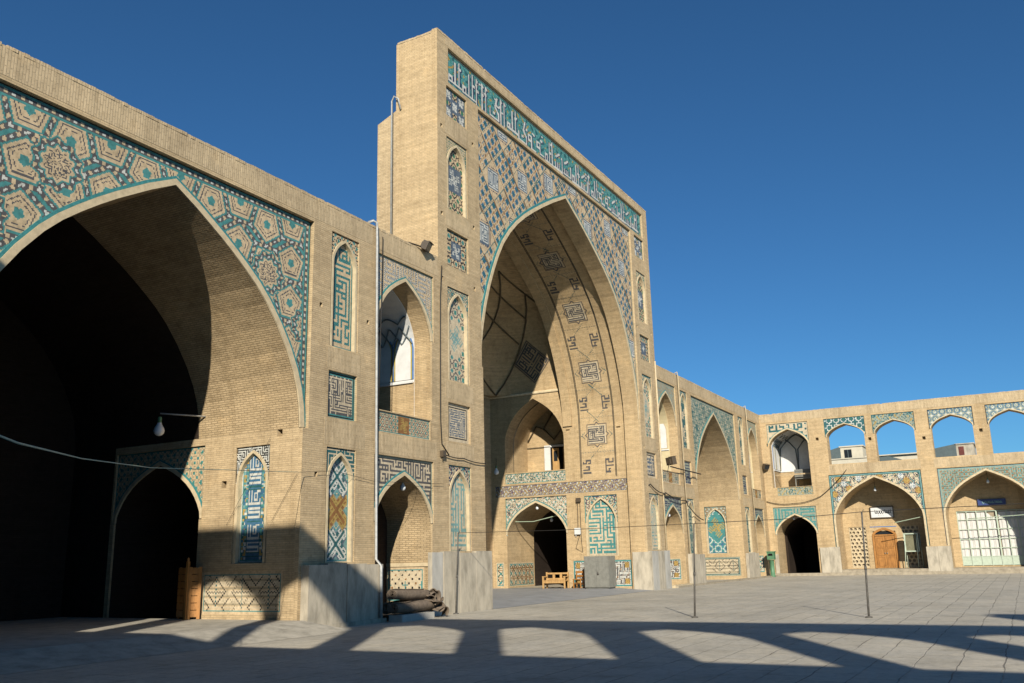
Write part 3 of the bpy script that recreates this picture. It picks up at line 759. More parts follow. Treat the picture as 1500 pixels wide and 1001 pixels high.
def niche_room(root, P, uc, w, zb, zs, za, depth, T=T_S, style='white', d0=.07):
    """upper balcony room: brick front arch, plastered and ribbed inner part"""
    a = arch(uc, w, zs, za, T)
    split = {'white': .75, 'cream': .55, 'brick': depth}[style]
    barrel(root, P, a, zb, d0, split, M_VAULT if style == 'brick' else M_BRICKW, 'arch_soffit', back=(style == 'brick'))
    mb = MB(); mb.poly([P.P(uc-w, zb, d0), P.P(uc+w, zb, d0), P.P(uc+w, zb, depth), P.P(uc-w, zb, depth)]); mb.build('balcony_floor', M_ROOF, root)
    if style == 'brick': return
    wi = w-.03; zm = zb+1.45; a2 = arch(uc, wi, zs, za-.05, T)
    mb = MB()
    for sg in (-1, 1):      # lower walls of the inner part stay brick / cream
        mb.poly([P.P(uc+sg*wi, zb, split), P.P(uc+sg*wi, zb, depth), P.P(uc+sg*wi, zm, depth), P.P(uc+sg*wi, zm, split)], [(split, zb), (depth, zb), (depth, zm), (split, zm)], 0)
    mb.poly([P.P(uc-wi, zb, depth), P.P(uc+wi, zb, depth), P.P(uc+wi, zm, depth), P.P(uc-wi, zm, depth)], [(uc-wi, zb), (uc+wi, zb), (uc+wi, zm), (uc-wi, zm)], 0)
    mb.build('inner_wall', M_BRICKW if style == 'white' else M_YPLAS, root)
    mb = MB(); reveal(mb, P, [(uc+wi, zm)]+a2+[(uc-wi, zm)], split, depth, 0, closed=False)
    wallface(mb, P, [(uc-wi, zm), (uc+wi, zm)]+a2, [], 0, depth)
    # thin return ring closing the step between brick soffit and plaster
    f = [(uc+w, zb)]+a+[(uc-w, zb)]; h = [(uc+wi, zb)]+a2+[(uc-wi, zb)]
    for i in range(len(f)-1):
        mb.poly([P.P(*f[i], split), P.P(*f[i+1], split), P.P(*h[i+1], split), P.P(*h[i], split)])
    mb.build('plaster_vault', M_WHITE if style == 'white' else M_YPLAS, root)
    # moulded string between wall and plaster, rib net on the back wall and raised side panels
    mb = MB()
    for q in ((uc-wi, uc+wi),):
        mb.obox(P.P(uc, zm, depth-.03), P.U*wi, P.N*.03, Vector((0, 0, .035)))
    for sg in (-1, 1): mb.obox(P.P(uc+sg*(wi-.03), zm, (split+depth)/2), P.U*.03, P.N*((depth-split)/2-.03), Vector((0, 0, .035)))
    mb.build('plaster_string', M_WHITE, root)
    dd = depth-.015; zr = zm+.05; top = za-.12
    R_ = []
    def bp(x, z): return P.P(uc+x*wi, z, dd)
    zk = zs+(za-zs)*.18
    R_.append([bp(-.98, zr), bp(-.9, zk-.2), bp(-.55, zk+.35), bp(-.2, zk+.75), bp(0, zk+.9)])
    R_.append([bp(.98, zr), bp(.9, zk-.2), bp(.55, zk+.35), bp(.2, zk+.75), bp(0, zk+.9)])
    R_.append([bp(0, zr), bp(-.06, zk-.3), bp(-.35, zk+.25), bp(-.75, zk+.75)])
    R_.append([bp(0, zr), bp(.06, zk-.3), bp(.35, zk+.25), bp(.75, zk+.75)])
    ribs(root, M_RIB, R_, .05)
    for sg in (-1, 1):
        spans = ((split+.12, split+.80), (split+1.0, depth-.12)) if style == 'white' else ((split+.15, split+1.2),)
        for c0, c1 in spans:
            Pj = Plane(P.P(uc+sg*wi, 0, (c0+c1)/2), P.N, P.U*sg); pw = c1-c0
            mb = MB(); o = arch_open(0, pw/2, zm+.1, zs-.2, min(zs+.35, za-.9)+pw*.25); wallface(mb, Pj, o, [], 0, -.025); reveal(mb, Pj, o, -.025, -.002)
            mb.build('plaster_panel', M_WHITE, root)
            mb = MB(); rim(mb, Pj, [(pw/2, zm+.1)]+o[2:]+[(-pw/2, zm+.1)], .0, .05, -.035, -.002); mb.build('painted_edge', M_YELP if style == 'white' else M_CREAM, root)
            if style == 'white':
                mb = MB(); rim(mb, Pj, [(pw/2, zm+.1)]+o[2:]+[(-pw/2, zm+.1)], .054, .11, -.03, -.002); mb.build('painted_edge', M_BLUEP, root)
        if style == 'white':
            # interlaced rib net over the panels, following the vault
            def js(dd_, z): return P.P(uc+sg*(float(half_at(z, wi, zs, za-.05, T))-.035 if z > zs else wi-.02), z, dd_)
            m = split+.9; L_ = []
            for sh in (0, .5):
                L_.append([js(split+.06+(depth-split-.1)*i/40, zs+.02+.62*abs(2*(((depth-split)*i/40/.92+sh) % 1)-1)) for i in range(41)])
            L_.append([js(m, zm+.1), js(m, zs+.02)]); L_.append([js(split+.06+(depth-split-.1)*i/20, zs+.72+.22*abs(math.cos(math.pi*((depth-split)*i/20/.92)))) for i in range(21)])
            ribs(root, M_RIB, L_, .026)

FP = Plane((0, 17.5, 0), (1, 0, 0), (0, 1, 0))
YF = 17.5
E = ((.03, BU), (.035, TD))
SEED = [0]
def panel_column(F, u0, u1, kind, cell):
    """three stacked panels of one pier: tall arched, square, low arched"""
    s = 1.0
    if kind == 'left':
        F.arch_panel(u0, u1, 7.99, 11.64, cell, kufic_fn(TD, BU, .088, 4, None, ((.03, BK), (.05, TU)), dots=TU, inset=.12), star_fn(.3, TU, BU, BK, edge=((.02, TD),)))
        F.panel(u0, u1, 5.83, 7.24, cell, kufic_fn(DK, CR, .046, 9, None, ((.04, TU), (.03, BK), (.05, TU))))
        F.arch_panel(u0, u1, 1.63, 4.94, cell, xkufic_fn(), kufic_fn(TD, CR, .06, 12, None))
    elif kind == 'portal':
        F.panel(u0, u1, 18.53, 19.8, cell, star_fn(.56, GR, BU, BK, 0, .026, WH, SL, mpos=[(0, 0), (-.3, .3), (.3, .3), (-.3, -.3), (.3, -.3)]))
        F.arch_panel(u0, u1, 14.65, 17.63, cell, star_fn(.52, GR, BU, BK, 1, .045, WH, SL, mpos=[(0, 0)], edge=((.02, BK),)), star_fn(.22, GG, BU, GR))
        F.panel(u0, u1, 12.38, 13.83, cell, star_fn(.5, TU, BU, BK, 2, .03, WH, SL))
        F.arch_panel(u0, u1, 8.0, 11.54, cell, star_fn(.5, TU, CR, DK, 0, .05, PT, CR, mpos=[(0, 0)], dia=True, edge=((.02, TD),)), star_fn(.24, TU, BU, TD))
        F.panel(u0, u1, 5.77, 7.17, cell, kufic_fn(SL, CR, .042, 21, None, ((.14, CR), (.035, BK), (.03, CR))))
        F.arch_panel(u0, u1, 1.92, 4.92, cell, kufic_fn(PT, CR, .09, 33, None, ((.05, TU),), inset=.06), busy_fn((NV, TU, BR, GG), .5, 2))
    else:
        F.arch_panel(u0, u1, 7.99, 11.58, cell, star_fn(.42, TU, GG, BK, 1, .07, CR, TD, mpos=[(0, .1), (0, -.2)]), star_fn(.3, TU, GG, BK))
        F.panel(u0, u1, 5.8, 7.22, cell, kufic_fn(NV, GG, .085, 41, None, ((.05, CR),)))
        F.arch_panel(u0, u1, 1.66, 4.92, cell, kufic_fn(TD, GG, .09, 45+SEED[0], [W_ALI, W_AKB]), busy_fn((NV, TU, BR, GG), .5, 3)); SEED[0] += 1

def small_bay(F, root, uc, w, W, cell, near, style):
    zt = 11.62; za = 11.02; zs = 9.2
    fn = kufic_fn(DK, BU, .075, 61, None, ((.03, TU), (.03, BU)), dots=WH) if near else kufic_fn(DB, GG, .1, 62, None, ((.03, TU),))
    F.arch_bay(uc, w, 6.37, zs, za, W, zt, fn, cell, skip_bottom=False)
    niche_room(root, F.P, uc, w, 6.37, zs, za, 3.1 if style == 'white' else 2.3, style=style)
    F.panel(uc-w+.02, uc+w-.1, 5.66, 6.34, cell*.8, star_fn(.23, TU, BU, DK, 0, .026, YE, BR, edge=((.03, CR), (.02, TU))), .05, name='balustrade_panel')
    fn = kufic_fn(DK if near else NV, CR if near else GG, .07, 71, None, ((.08, GG), (.02, BK)))
    a = F.arch_bay(uc, w, GZ, 2.85, 4.36, W-.02, 4.93, fn, cell, T=T_S)
    return a

# ============================================================ left wing with its broad iwan
WL = thing('arcade_wing', 'long arcade wing with a broad dark iwan and pentagon-star tiles, left of the portal', 'mosque wing', (9, YF, GZ))
F = Front(WL, FP)
aI = F.arch_bay(14.54, 4.85, GZ, 5.4, 11.02, 5.08, 11.67, girih5(big=((-3.35, -1.0, .50), (3.2, -1.75, .50), (4.75, -3.0, .42), (-4.9, -2.6, .45))), .03, T=T_W, d=.14, rimw=.17, rope=.0)
mb = MB(); rim(mb, FP, aI, .174, .25, .11, .16); mb.build('tile_rope', M_TURQ, WL)
panel_column(F, 20.44, 21.78, 'left', .04)
panel_column(F, 7.3, 8.64, 'left', .06)
aS = small_bay(F, WL, 24.36, 1.57, 1.68, .035, True, 'white')
aS2 = small_bay(F, WL, 4.7, 1.57, 1.68, .08, True, 'white')
for u, z in ((20.02, 9.15), (22.28, 9.1), (22.3, 11.9), (20.0, 4.1)): F.putlog(u, z, .13, .14)
F.build([(-.8, GZ-.2), (26.34, GZ-.2), (26.34, 12.45), (-.8, 12.45)])
soldier(WL, FP, -.8, 22.45, 11.78, 12.44); soldier(WL, FP, 22.75, 26.3, 11.74, 12.44)
soldier(WL, FP, 20.3, 22.2, 5.0, 5.78); soldier(WL, FP, 22.72, 26.2, 4.99, 5.6); soldier(WL, FP, 20.35, 21.9, 7.3, 7.93)
coping(WL, FP, -.8, 26.34, 12.45, .3, 1)
# iwan body
barrel(WL, FP, aI, GZ-.1, .14, 4.15, M_VAULT, 'iwan_vault', right=False, back=False)
barrel(WL, FP, aI, GZ-.1, 4.15, 10, M_DARKB, 'iwan_inner_vault', right=False)  # darkness at depth comes from the brick colour, standing in for shade
JL = Plane((19.39, YF+.14, 0), (0, 1, 0), (1, 0, 0))
J = Front(WL, JL)
J.arch_panel(1.08, 2.42, 1.66, 5.0, .035, stack_fn(), kufic_fn(BK, WH, .035, 83), d=.05)
J.panel(.42, 3.55, .26, 1.45, .0275, dado_fn(1), .02, name='dado_panel')
aC = J.arch_bay(5.72, 1.9, GZ-.1, 3.0, 4.72, 2.0, 5.18, star_fn(.3, TU, BU, DB, edge=((.05, TU),)), .045)
for u, z in ((.72, 5.3), (2.85, 3.95), (2.35, 5.75)): J.putlog(u, z, .2, .2)
J.build([(0, GZ-.2), (7.8, GZ-.2), (7.8, 5.4), (0, 5.4)], 'jamb_wall')
mb = MB(); wallface(mb, JL, rect(7.8, 9.86, GZ-.2, 5.4), []); mb.build('inner_jamb_wall', M_DARKB, WL)  # far jamb coloured near-black to read as deep shade
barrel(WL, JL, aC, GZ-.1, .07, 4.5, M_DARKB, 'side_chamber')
mb = MB()
ar = arch(5.72, 1.9, 3.0, 4.72)
# lower bay chambers
for a in (aS, aS2):
    barrel(WL, FP, a, GZ-.1, .07, 5.0, M_VAULT, 'bay_vault')
PJ = Plane((25.93, YF, 0), (0, 1, 0), (1, 0, 0))
mosaic('dado_panel', WL, PJ, .32, 1.9, .25, 1.42, .035, dado_fn(0), -.012)
mb = MB(); mb.obox(PJ.P(1.05, 1.5, -.02), PJ.U*.95, PJ.N*.02, Vector((0, 0, .06))); mb.build('dado_ledge', M_CREAM, WL)
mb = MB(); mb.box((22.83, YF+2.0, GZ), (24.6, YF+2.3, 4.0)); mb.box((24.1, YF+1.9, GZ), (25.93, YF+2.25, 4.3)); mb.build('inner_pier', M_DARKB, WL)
mb = MB(); mb.poly([(9.0, 15.9, GZ+.004), (19.9, 15.9, GZ+.004), (19.36, YF-.25, .13), (9.6, YF-.25, .13)]); mb.poly([(9.6, YF-.25, .13), (19.36, YF-.25, .13), (19.36, YF+9.9, .134), (9.6, YF+9.9, .134)]); mb.poly([(19.9, 15.9, GZ+.004), (19.5, YF-.25, GZ), (19.36, YF-.25, .13)]); mb.build('iwan_floor', M_FLOORB, WL)
floor_slab(WL, FP, 22.8, 25.93, -.02, 5, .02, M_STONE, 'bay_floor')
plinth(WL, FP, 19.50, 22.86, 1.58, .26, 4, 3); plinth(WL, FP, 6.2, 9.5, 1.58, .2, 4, 4); plinth(WL, FP, 25.65, 26.3, 1.86, .17, 1, 8)
mb = MB(); mb.box((19.36, YF-.34, GZ), (22.95, YF-.27, -.03)); mb.build('base_step', M_STONE, WL)
mb = MB(); mb.box((-.8, YF+.45, 12.0), (26.3, YF+11, 12.2)); mb.box((-.8, YF+.01, 12.2), (26.3, YF+.45, 12.43)); mb.box((-.8, YF+10.2, GZ), (26.3, YF+10.5, 12.0)); mb.box((26.0, YF+2.2, GZ), (26.3, YF+10.2, 12.0)); mb.build('flat_roof', M_ROOF, WL)
pipe(WL, [(22.35, YF+.1, 12.5), (22.35, YF+.1, 12.56), (22.45, YF-.03, 12.62), (22.52, YF-.12, 12.55), (22.55, YF-.12, 12.0), (22.62, YF-.12, 6), (22.66, YF-.14, 1.7), (22.66, YF-.34, 1.5), (22.66, YF-.34, .0)], .045)
mb = MB(); mb.tube([(22.95, YF-.05, 12.2), (22.9, YF-.04, 9.0), (22.78, YF-.04, 5.0)], .018, 6); mb.build('wall_cable', M_CABLE, WL)

# ============================================================ tall portal
PT_ = thing('entrance_portal', 'tall brick iwan portal with a turquoise inscription frieze across its top', 'portal', (37.8, YF, GZ))
F = Front(PT_, FP)
UC = 37.82
aP = F.arch_bay(UC, 8.36, GZ, 8.9, 18.85, 8.44, 19.85, lattice_fn(), .055, T=T_P, d=.12, rimw=.16, rope=.10)
F.panel(27.12, 48.35, 19.98, 21.5, .04, script_fn(), .12, name='inscription_frieze')
panel_column(F, 26.97, 28.48, 'portal', .042); panel_column(F, 46.83, 48.3, 'portal', .06)
for z in (17.9, 14.3, 11.75): F.putlog(26.62, z, .15, .16); F.putlog(28.92, z+.15, .15, .16)
for z in (10.4, 7.4, 14.2): F.putlog(46.55, z, .14, .14); F.putlog(48.75, z, .14, .14)
ZT = 21.95
F.build([(26.34, GZ-.2), (49.1, GZ-.2), (49.1, ZT), (26.34, ZT)])
soldier(PT_, FP, 26.9, 48.6, 21.56, 21.94); soldier(PT_, FP, 26.8, 28.7, 7.3, 7.93); soldier(PT_, FP, 26.8, 28.7, 5.02, 5.7); soldier(PT_, FP, 26.85, 28.6, 13.92, 14.58); soldier(PT_, FP, 26.85, 28.6, 17.72, 18.45); soldier(PT_, FP, 46.7, 48.4, 7.3, 7.93); soldier(PT_, FP, 46.7, 48.4, 5.02, 5.7)
# side faces, top and back of the slab
mb = MB()
for x in (26.34, 49.1):
    mb.poly([(x, YF, 10), (x, YF+1.95, 10), (x, YF+1.95, ZT-.12), (x, YF, ZT)], [(0, 10), (1.95, 10), (1.95, ZT-.12), (0, ZT)])
mb.poly([(26.34, YF, ZT), (49.1, YF, ZT), (49.1, YF+1.95, ZT-.12), (26.34, YF+1.95, ZT-.12)], [(26, 0), (49, 0), (49, 1.95), (26, 1.95)])
mb.poly([(26.34, YF+1.95, ZT-.12), (49.1, YF+1.95, ZT-.12), (49.1, YF+1.95, 19.4), (26.34, YF+1.95, 19.4)], [(26, 21.8), (49, 21.8), (49, 19.4), (26, 19.4)])
mb.build('side_wall', M_BRICKW, PT_)
for x0, x1 in ((26.42, 28.4), (47.2, 49.0)):
    mb = MB()
    mb.poly([(x0, YF+1.95, 10), (x0, YF+2.9, 10), (x0, YF+2.9, 18.6), (x0, YF+1.95, 19.0)], [(2, 10), (2.9, 10), (2.9, 18.6), (2, 19.)])
    mb.poly([(x1, YF+1.95, 10), (x1, YF+2.9, 10), (x1, YF+2.9, 18.6), (x1, YF+1.95, 19.0)], [(2, 10), (2.9, 10), (2.9, 18.6), (2, 19.)])
    mb.poly([(x0, YF+1.95, 19.0), (x1, YF+1.95, 19.0), (x1, YF+2.9, 18.6), (x0, YF+2.9, 18.6)])
    mb.poly([(x0, YF+2.9, 10), (x1, YF+2.9, 10), (x1, YF+2.9, 18.6), (x0, YF+2.9, 18.6)], [(x0, 10), (x1, 10), (x1, 18.6), (x0, 18.6)])
    mb.build('rear_buttress', M_BRICK, PT_)
pipe(PT_, [(26.3, YF+1.7, 18.9), (26.24, YF+1.78, 19.35), (26.2, YF+1.95, 19.5), (26.2, YF+2.05, 19.3), (26.22, YF+2.05, 12)], .038)
coping(PT_, FP, 26.34, 49.1, ZT, .25, 2)
coping(PT_, Plane((26.34, YF, 0), (0, 1, 0), (1, 0, 0)), .26, 1.9, ZT-.08, .25, 3)
# front ring of the arch, then the wider inner vault
ZS2 = 8.9
barrel(PT_, FP, aP, GZ-.1, .12, .95, M_BRICKW, 'arch_soffit', back=False)
wI = 8.56; aQ = arch(UC, wI, ZS2, 19.02, T_P)
XJ = UC+wI
mb = MB(); f = [(UC+8.36, GZ)]+list(aP)+[(UC-8.36, GZ)]; h = [(XJ, GZ)]+list(aQ)+[(UC-wI, GZ)]
for i in range(len(f)-1):
    mb.poly([FP.P(*f[i], .95), FP.P(*f[i+1], .95), FP.P(*h[i+1], .95), FP.P(*h[i], .95)], [f[i], f[i+1], h[i+1], h[i]])
mb.build('arch_step', M_BRICK, PT_)
barrel(PT_, FP, aQ, GZ-.1, .95, 4.7, M_BRICKW, 'iwan_vault', right=False, back=False)
mb = MB(); a = arch(UC, wI-.10, ZS2, 18.9, T_P)
f = [(UC+wI-.10, ZS2)]; rib_o = []
reveal(mb, FP, a, 4.2, 4.75, 0, closed=False)
for dd in (4.2, 4.75):
    for i in range(len(a)-1): mb.poly([FP.P(*a[i], dd), FP.P(*a[i+1], dd), FP.P(*aQ[i+1], dd), FP.P(*aQ[i], dd)], [a[i], a[i+1], aQ[i+1], aQ[i]])
mb.build('transverse_rib', M_BRICKW, PT_)
for dd in (1.62, 3.78):
    mb = MB()
    b = arch(UC, wI-.012, ZS2, 19.0, T_P); b = [(XJ-.012, 5.9)]+b
    reveal(mb, FP, b, dd-.02, dd+.02, 0, closed=False)
    mb.build('dark_brick_line', M_LINE, PT_)
# medallion strip wrapped on the right half of the soffit
half = [(XJ, 5.95)]+[p for p in aQ if p[0] >= UC-1e-6]
cum = [0]
for p, q in zip(half, half[1:]): cum.append(cum[-1]+math.hypot(q[0]-p[0], q[1]-p[1]))
def soff(u, v, off=.008):
    v = min(max(v, 0), cum[-1]-1e-6); i = max(k for k in range(len(cum)-1) if cum[k] <= v)
    t = (v-cum[i])/(cum[i+1]-cum[i]); a, b = half[i], half[i+1]
    x, z = a[0]+(b[0]-a[0])*t, a[1]+(b[1]-a[1])*t
    n = Vector((b[0]-a[0], b[1]-a[1])).normalized(); return Vector((x-n.y*off, u, z+n.x*off))
mosaic('lettered_soffit_strip', PT_, FP, YF+1.66, YF+3.74, 0, cum[-1]-.25, .036, lambda U, V, W, H: sparse_medallions(W-U, V, W, H), mapf=soff)
# right jamb wall
JP = Plane((XJ, YF+.95, 0), (0, 1, 0), (1, 0, 0)); y = lambda v: v-JP.O.y
J = Front(PT_, JP, M_BRICKW)
J.arch_panel(y(19.2), y(21.15), 1.66, 4.93, .045, kufic_fn(TU, CR, .10, 91, None, ((.04, GG),), inset=.05), busy_fn((GG, TU, BR, BU), .5, 4), d=.05)
J.panel(y(18.55), y(26.85), 5.13, 5.76, .03, busy_fn((YE, WH, BR, BL), .30, 5, ((.04, SL),), net=PU, ground=DB), .03, name='inscription_band')
J.panel(y(22.25), y(26.15), 5.87, 6.44, .035, busy_fn((TU, WH, YE, SL), .36, 6, ((.04, TU),), net=TD, ground=CR), .03, name='balustrade_panel')
J.panel(y(18.5), y(22.0), .02, 1.47, .04, dado_fn(3, ((.05, BU), (.06, TU))), .02, name='dado_panel')
aL = J.arch_bay(y(24.22), 1.9, GZ-.1, 2.95, 4.72, 1.98, 5.03, busy_fn((TU, WH, YE, TD), .36, 8, ((.05, TU),), net=DK, ground=CR), .04)
o = arch_open(y(24.2), 1.93, 6.5, 8.3, 10.76); J.hole(o, .07)
for u, z in ((y(22.0), 8.7), (y(18.9), 8.6)): J.putlog(u, z, .25, .07, .15)
J.panel(y(26.35), y(26.9), .05, 1.45, .04, dado_fn(2), .02, name='dado_panel')
J.build([(0, GZ-.2), (9.1, GZ-.2), (9.1, 11.1), (3.75, 11.1), (3.75, ZS2), (0, ZS2)], 'jamb_wall')
barrel(PT_, JP, aL, GZ-.1, .07, 3.3, M_BRICKW, 'side_vault', back=False)
barrel(PT_, JP, aL, GZ-.1, 3.3, 10, M_DARKB, 'dark_passage')  # passage shade is painted by the near-black brick
PK = Plane((XJ, 26.12, 0), (1, 0, 0), (0, 1, 0))
mosaic('dado_panel', PT_, PK, .15, 3.2, .05, 1.42, .04, dado_fn(2), -.012)
# upper balcony room of the jamb
a = arch(y(24.2), 1.93, 8.3, 10.76)
barrel(PT_, JP, a, 6.5, .07, 1.0, M_VAULT, 'arch_soffit', back=False)
barrel(PT_, JP, arch(y(24.2), 1.9, 8.3, 10.7), 6.5, 1.0, 2.75, M_BRICKW, 'balcony_room')
mb = MB(); mb.poly([JP.P(y(22.2), 6.5, .05), JP.P(y(26.2), 6.5, .05), JP.P(y(26.2), 6.5, 3), JP.P(y(22.2), 6.5, 3)]); mb.build('balcony_floor', M_ROOF, PT_)
q = lambda yy, z, d: JP.P(y(yy), z, d)
ribs(PT_, M_RIBD, [[q(26.0, 8.6, 2.68), q(25.4, 9.5, 2.68), q(24.9, 9.3, 2.68), q(24.2, 10.3, 2.66)], [q(24.9, 9.3, 2.68), q(24.2, 8.6, 2.68), q(23.5, 9.4, 2.68), q(22.9, 9.5, 2.66), q(22.4, 8.6, 2.66)], [q(24.2, 10.3, 2.66), q(23.5, 9.4, 2.68)]], .05, 'brick_rib')
mb = MB(); mb.obox(q(24.2, 8.2, 2.72), JP.U*1.9, JP.N*.03, Vector((0, 0, .03))); mb.build('dark_brick_line', M_RIBD, PT_)
# door on the balcony
mb = MB()
P2 = Plane(JP.P(y(23.9), 6.5, 2.72), (0, 1, 0), (1, 0, 0))
mb.obox(P2.P(-.78, .85, -.04), P2.U*.12, P2.N*.05, Vector((0, 0, .85))); mb.obox(P2.P(.78, .85, -.04), P2.U*.2, P2.N*.05, Vector((0, 0, .85))); mb.obox(P2.P(0, 1.72, -.04), P2.U*.98, P2.N*.05, Vector((0, 0, .06)))
dr = mb.build('door_frame', M_WHITE, PT_)
mb = MB(); mb.obox(P2.P(0, .83, 0), P2.U*.66, P2.N*.02, Vector((0, 0, .83))); mb.build('dark_doorway', M_BLACK, dr)
for sg in (-.5, .22):
    mb = MB(); mb.obox(P2.P(sg, .8, -.05), P2.U*.22, P2.N*.025, Vector((0, 0, .78))); lf = mb.build('door_leaf', M_WOODP, dr)
    mb = MB(); mb.obox(P2.P(sg, 1.1, -.08), P2.U*.12, P2.N*.01, Vector((0, 0, .3))); mb.build('door_pane', M_GLASS, lf)
# inner bay: side and back walls below the cornice, ribbed semi-dome above
YB = 27.1
mb = MB()
BK_ = Plane((0, YB, 0), (1, 0, 0), (0, 1, 0)); wallface(mb, BK_, [(UC-wI, GZ-.2), (XJ, GZ-.2), (XJ, 11.1), (UC-wI, 11.1)], [], 0)
LJ = Plane((UC-wI, YF+.95, 0), (0, 1, 0), (-1, 0, 0)); wallface(mb, LJ, [(0, GZ-.2), (9.1, GZ-.2), (9.1, 11.1), (3.75, 11.1), (3.75, ZS2), (0, ZS2)], [], 0)
mb.build('iwan_back_wall', M_BRICK, PT_)
ZD, HD, YD = 11.1, 7.75, YF+4.75
def dome(t, h):
    """t 0..1 right side -> back -> left side, h 0..1 springing -> crown"""
    k = float(np.interp(h, [q[0] for q in T_P], [q[1] for q in T_P])); n = 9-7*min(h*1.3, 1)
    a = math.pi*t; c, s = math.cos(a), math.sin(a)
    rr = (abs(c)**n+abs(s)**n)**(-1/n)
    return Vector((UC+wI*k*c*rr, YD+(YB-YD)*(.25+.75*k)*s*rr if h < 1 else YD, ZD+HD*h))
mb = MB(); NT, NH = 48, 20
for i in range(NT):
    for j in range(NH):
        q = [dome(i/NT, j/NH), dome((i+1)/NT, j/NH), dome((i+1)/NT, (j+1)/NH), dome(i/NT, (j+1)/NH)]
        mb.poly(q, [(p.x+p.y, p.z) for p in q], 0, True)
mb.build('ribbed_semidome', M_BRICKW, PT_)
mb = MB()
def lid(t):
    p = dome(t, 0); dx, dy = (p.x-UC)/wI, (p.y-YD)/(YB-YD); m = max(abs(dx), dy, 1e-6)
    return Vector((UC+dx/m*(wI+.1), YD-.02+dy/m*(YB-YD+.12), ZD+.004))
for i in range(NT): mb.poly([dome(i/NT, 0)-Vector((0, 0, -.004)), dome((i+1)/NT, 0)-Vector((0, 0, -.004)), lid((i+1)/NT), lid(i/NT)])
mb.build('corner_gap_lid', M_BRICKW, PT_)  # flat ring added to cover the gap between dome rim and wall corners
rl = []
def dl(pts): return [dome(t, h)*1.0+(Vector((UC, YD, 12))-dome(t, h)).normalized()*.05 for t, h in pts]
def seg2(a, b, n=8): return dl([(a[0]+(b[0]-a[0])*i/n, a[1]+(b[1]-a[1])*i/n) for i in range(n+1)])
for m in (0, 1):
    f = (lambda t: 1-t) if m else (lambda t: t)
    tops = [.10, .22, .34, .5]
    rl += [seg2((f(.235), .0), (f(.06), .66)), seg2((f(.235), 0), (f(.40), .66)), seg2((f(.06), .66), (f(.02), .60)), seg2((f(.15), .36), (f(.30), .70)), seg2((f(.10), .52), (f(.22), .74)), seg2((f(.06), .66), (f(.14), .78)),
           seg2((f(.29), .30), (f(.14), .78)), seg2((f(.35), .5), (f(.22), .74)), seg2((f(.40), .66), (f(.30), .70)), seg2((f(.5), .55), (f(.40), .66))]
ribs(PT_, M_RIBD, rl, .045, 'brick_rib')
mb = MB(); mb.tube([(XJ-.02, YD, 11.08), (XJ-.02, YB-.02, 11.08), (UC-wI+.02, YB-.02, 11.08), (UC-wI+.02, YD, 11.08)], .09, 6); mb.build('cornice', M_CREAM, PT_)
# square lettered lozenge on the side of the semi-dome
PLZ = Plane((XJ-.02, 24.0, 12.85), (0, 1, 0), (1, 0, 0))
fz = kufic_fn(DB, -1, .13, 99, None)
Az = maze_fill(20, 20, 77)
def lozmap(u, v):
    a, b = (u-v)/1.414, (u+v)/1.414
    yy = 24.0+a; zz = 12.85+b
    # nearest surface point with this y and z
    h = (zz-ZD)/HD; k = float(np.interp(h, [q[0] for q in T_P], [q[1] for q in T_P])); n = 9-7*min(h*1.3, 1)
    sy = (yy-YD)/((YB-YD)*(.25+.75*k)); sx = (max(1-abs(sy)**n, 0))**(1/n)
    return Vector((UC+wI*k*sx-.03, yy, zz))
mosaic('lettered_lozenge', PT_, FP, -.85, .85, -.85, .85, .045, lambda U, V, W, H: border(np.where(sample(Az, U/W*Az.shape[1], V/H*Az.shape[0]), DK, -1), U, V, W, H, ((.05, DK),)), mapf=lozmap)
mb = MB(); x0, x1 = UC-8.3, XJ-.02
mb.poly([(x0, YF-.25, GZ+.006), (x1-.2, YF-.25, GZ+.006), (x1, YF+2.0, -.004), (x0, YF+2.0, -.004)]); mb.poly([(x0, YF+2.0, -.004), (x1, YF+2.0, -.004), (x1, YB+.1, 0), (x0, YB+.1, 0)]); mb.build('iwan_floor', M_SLATE, PT_)
mb = MB()
mb.poly([JP.P(y(22.2), .01, 0), JP.P(y(26.3), .01, 0), JP.P(y(26.3), .01, 9), JP.P(y(22.2), .01, 9)]); mb.build('passage_floor', M_STONE, PT_)
plinth(PT_, FP, 26.36, 29.46, 1.89, .17, 3, 11); plinth(PT_, FP, 46.2, 49.05, 1.85, .2, 3, 12)
PJ = Plane((29.46, YF-.17, 0), (0, 1, 0), (-1, 0, 0)); plinth(PT_, PJ, 0, 1.1, 1.9, .15, 1, 14)
PJ = Plane((46.18, YF-.2, 0), (0, 1, 0), (1, 0, 0)); plinth(PT_, PJ, 0, 1.05, 1.85, .06, 1, 15)
pipe(PT_, [(26.55, YF-.03, 12.2), (26.45, YF-.03, 11.0), (26.42, YF-.03, 6.5), (26.5, YF-.03, 5.6), (26.95, YF-.03, 5.25)], .02, 'wall_cable', M_CABLE)
pipe(PT_, [(48.95, YF-.05, 12.6), (48.98, YF-.05, 1.9)], .05, 'downpipe', M_CREAM)

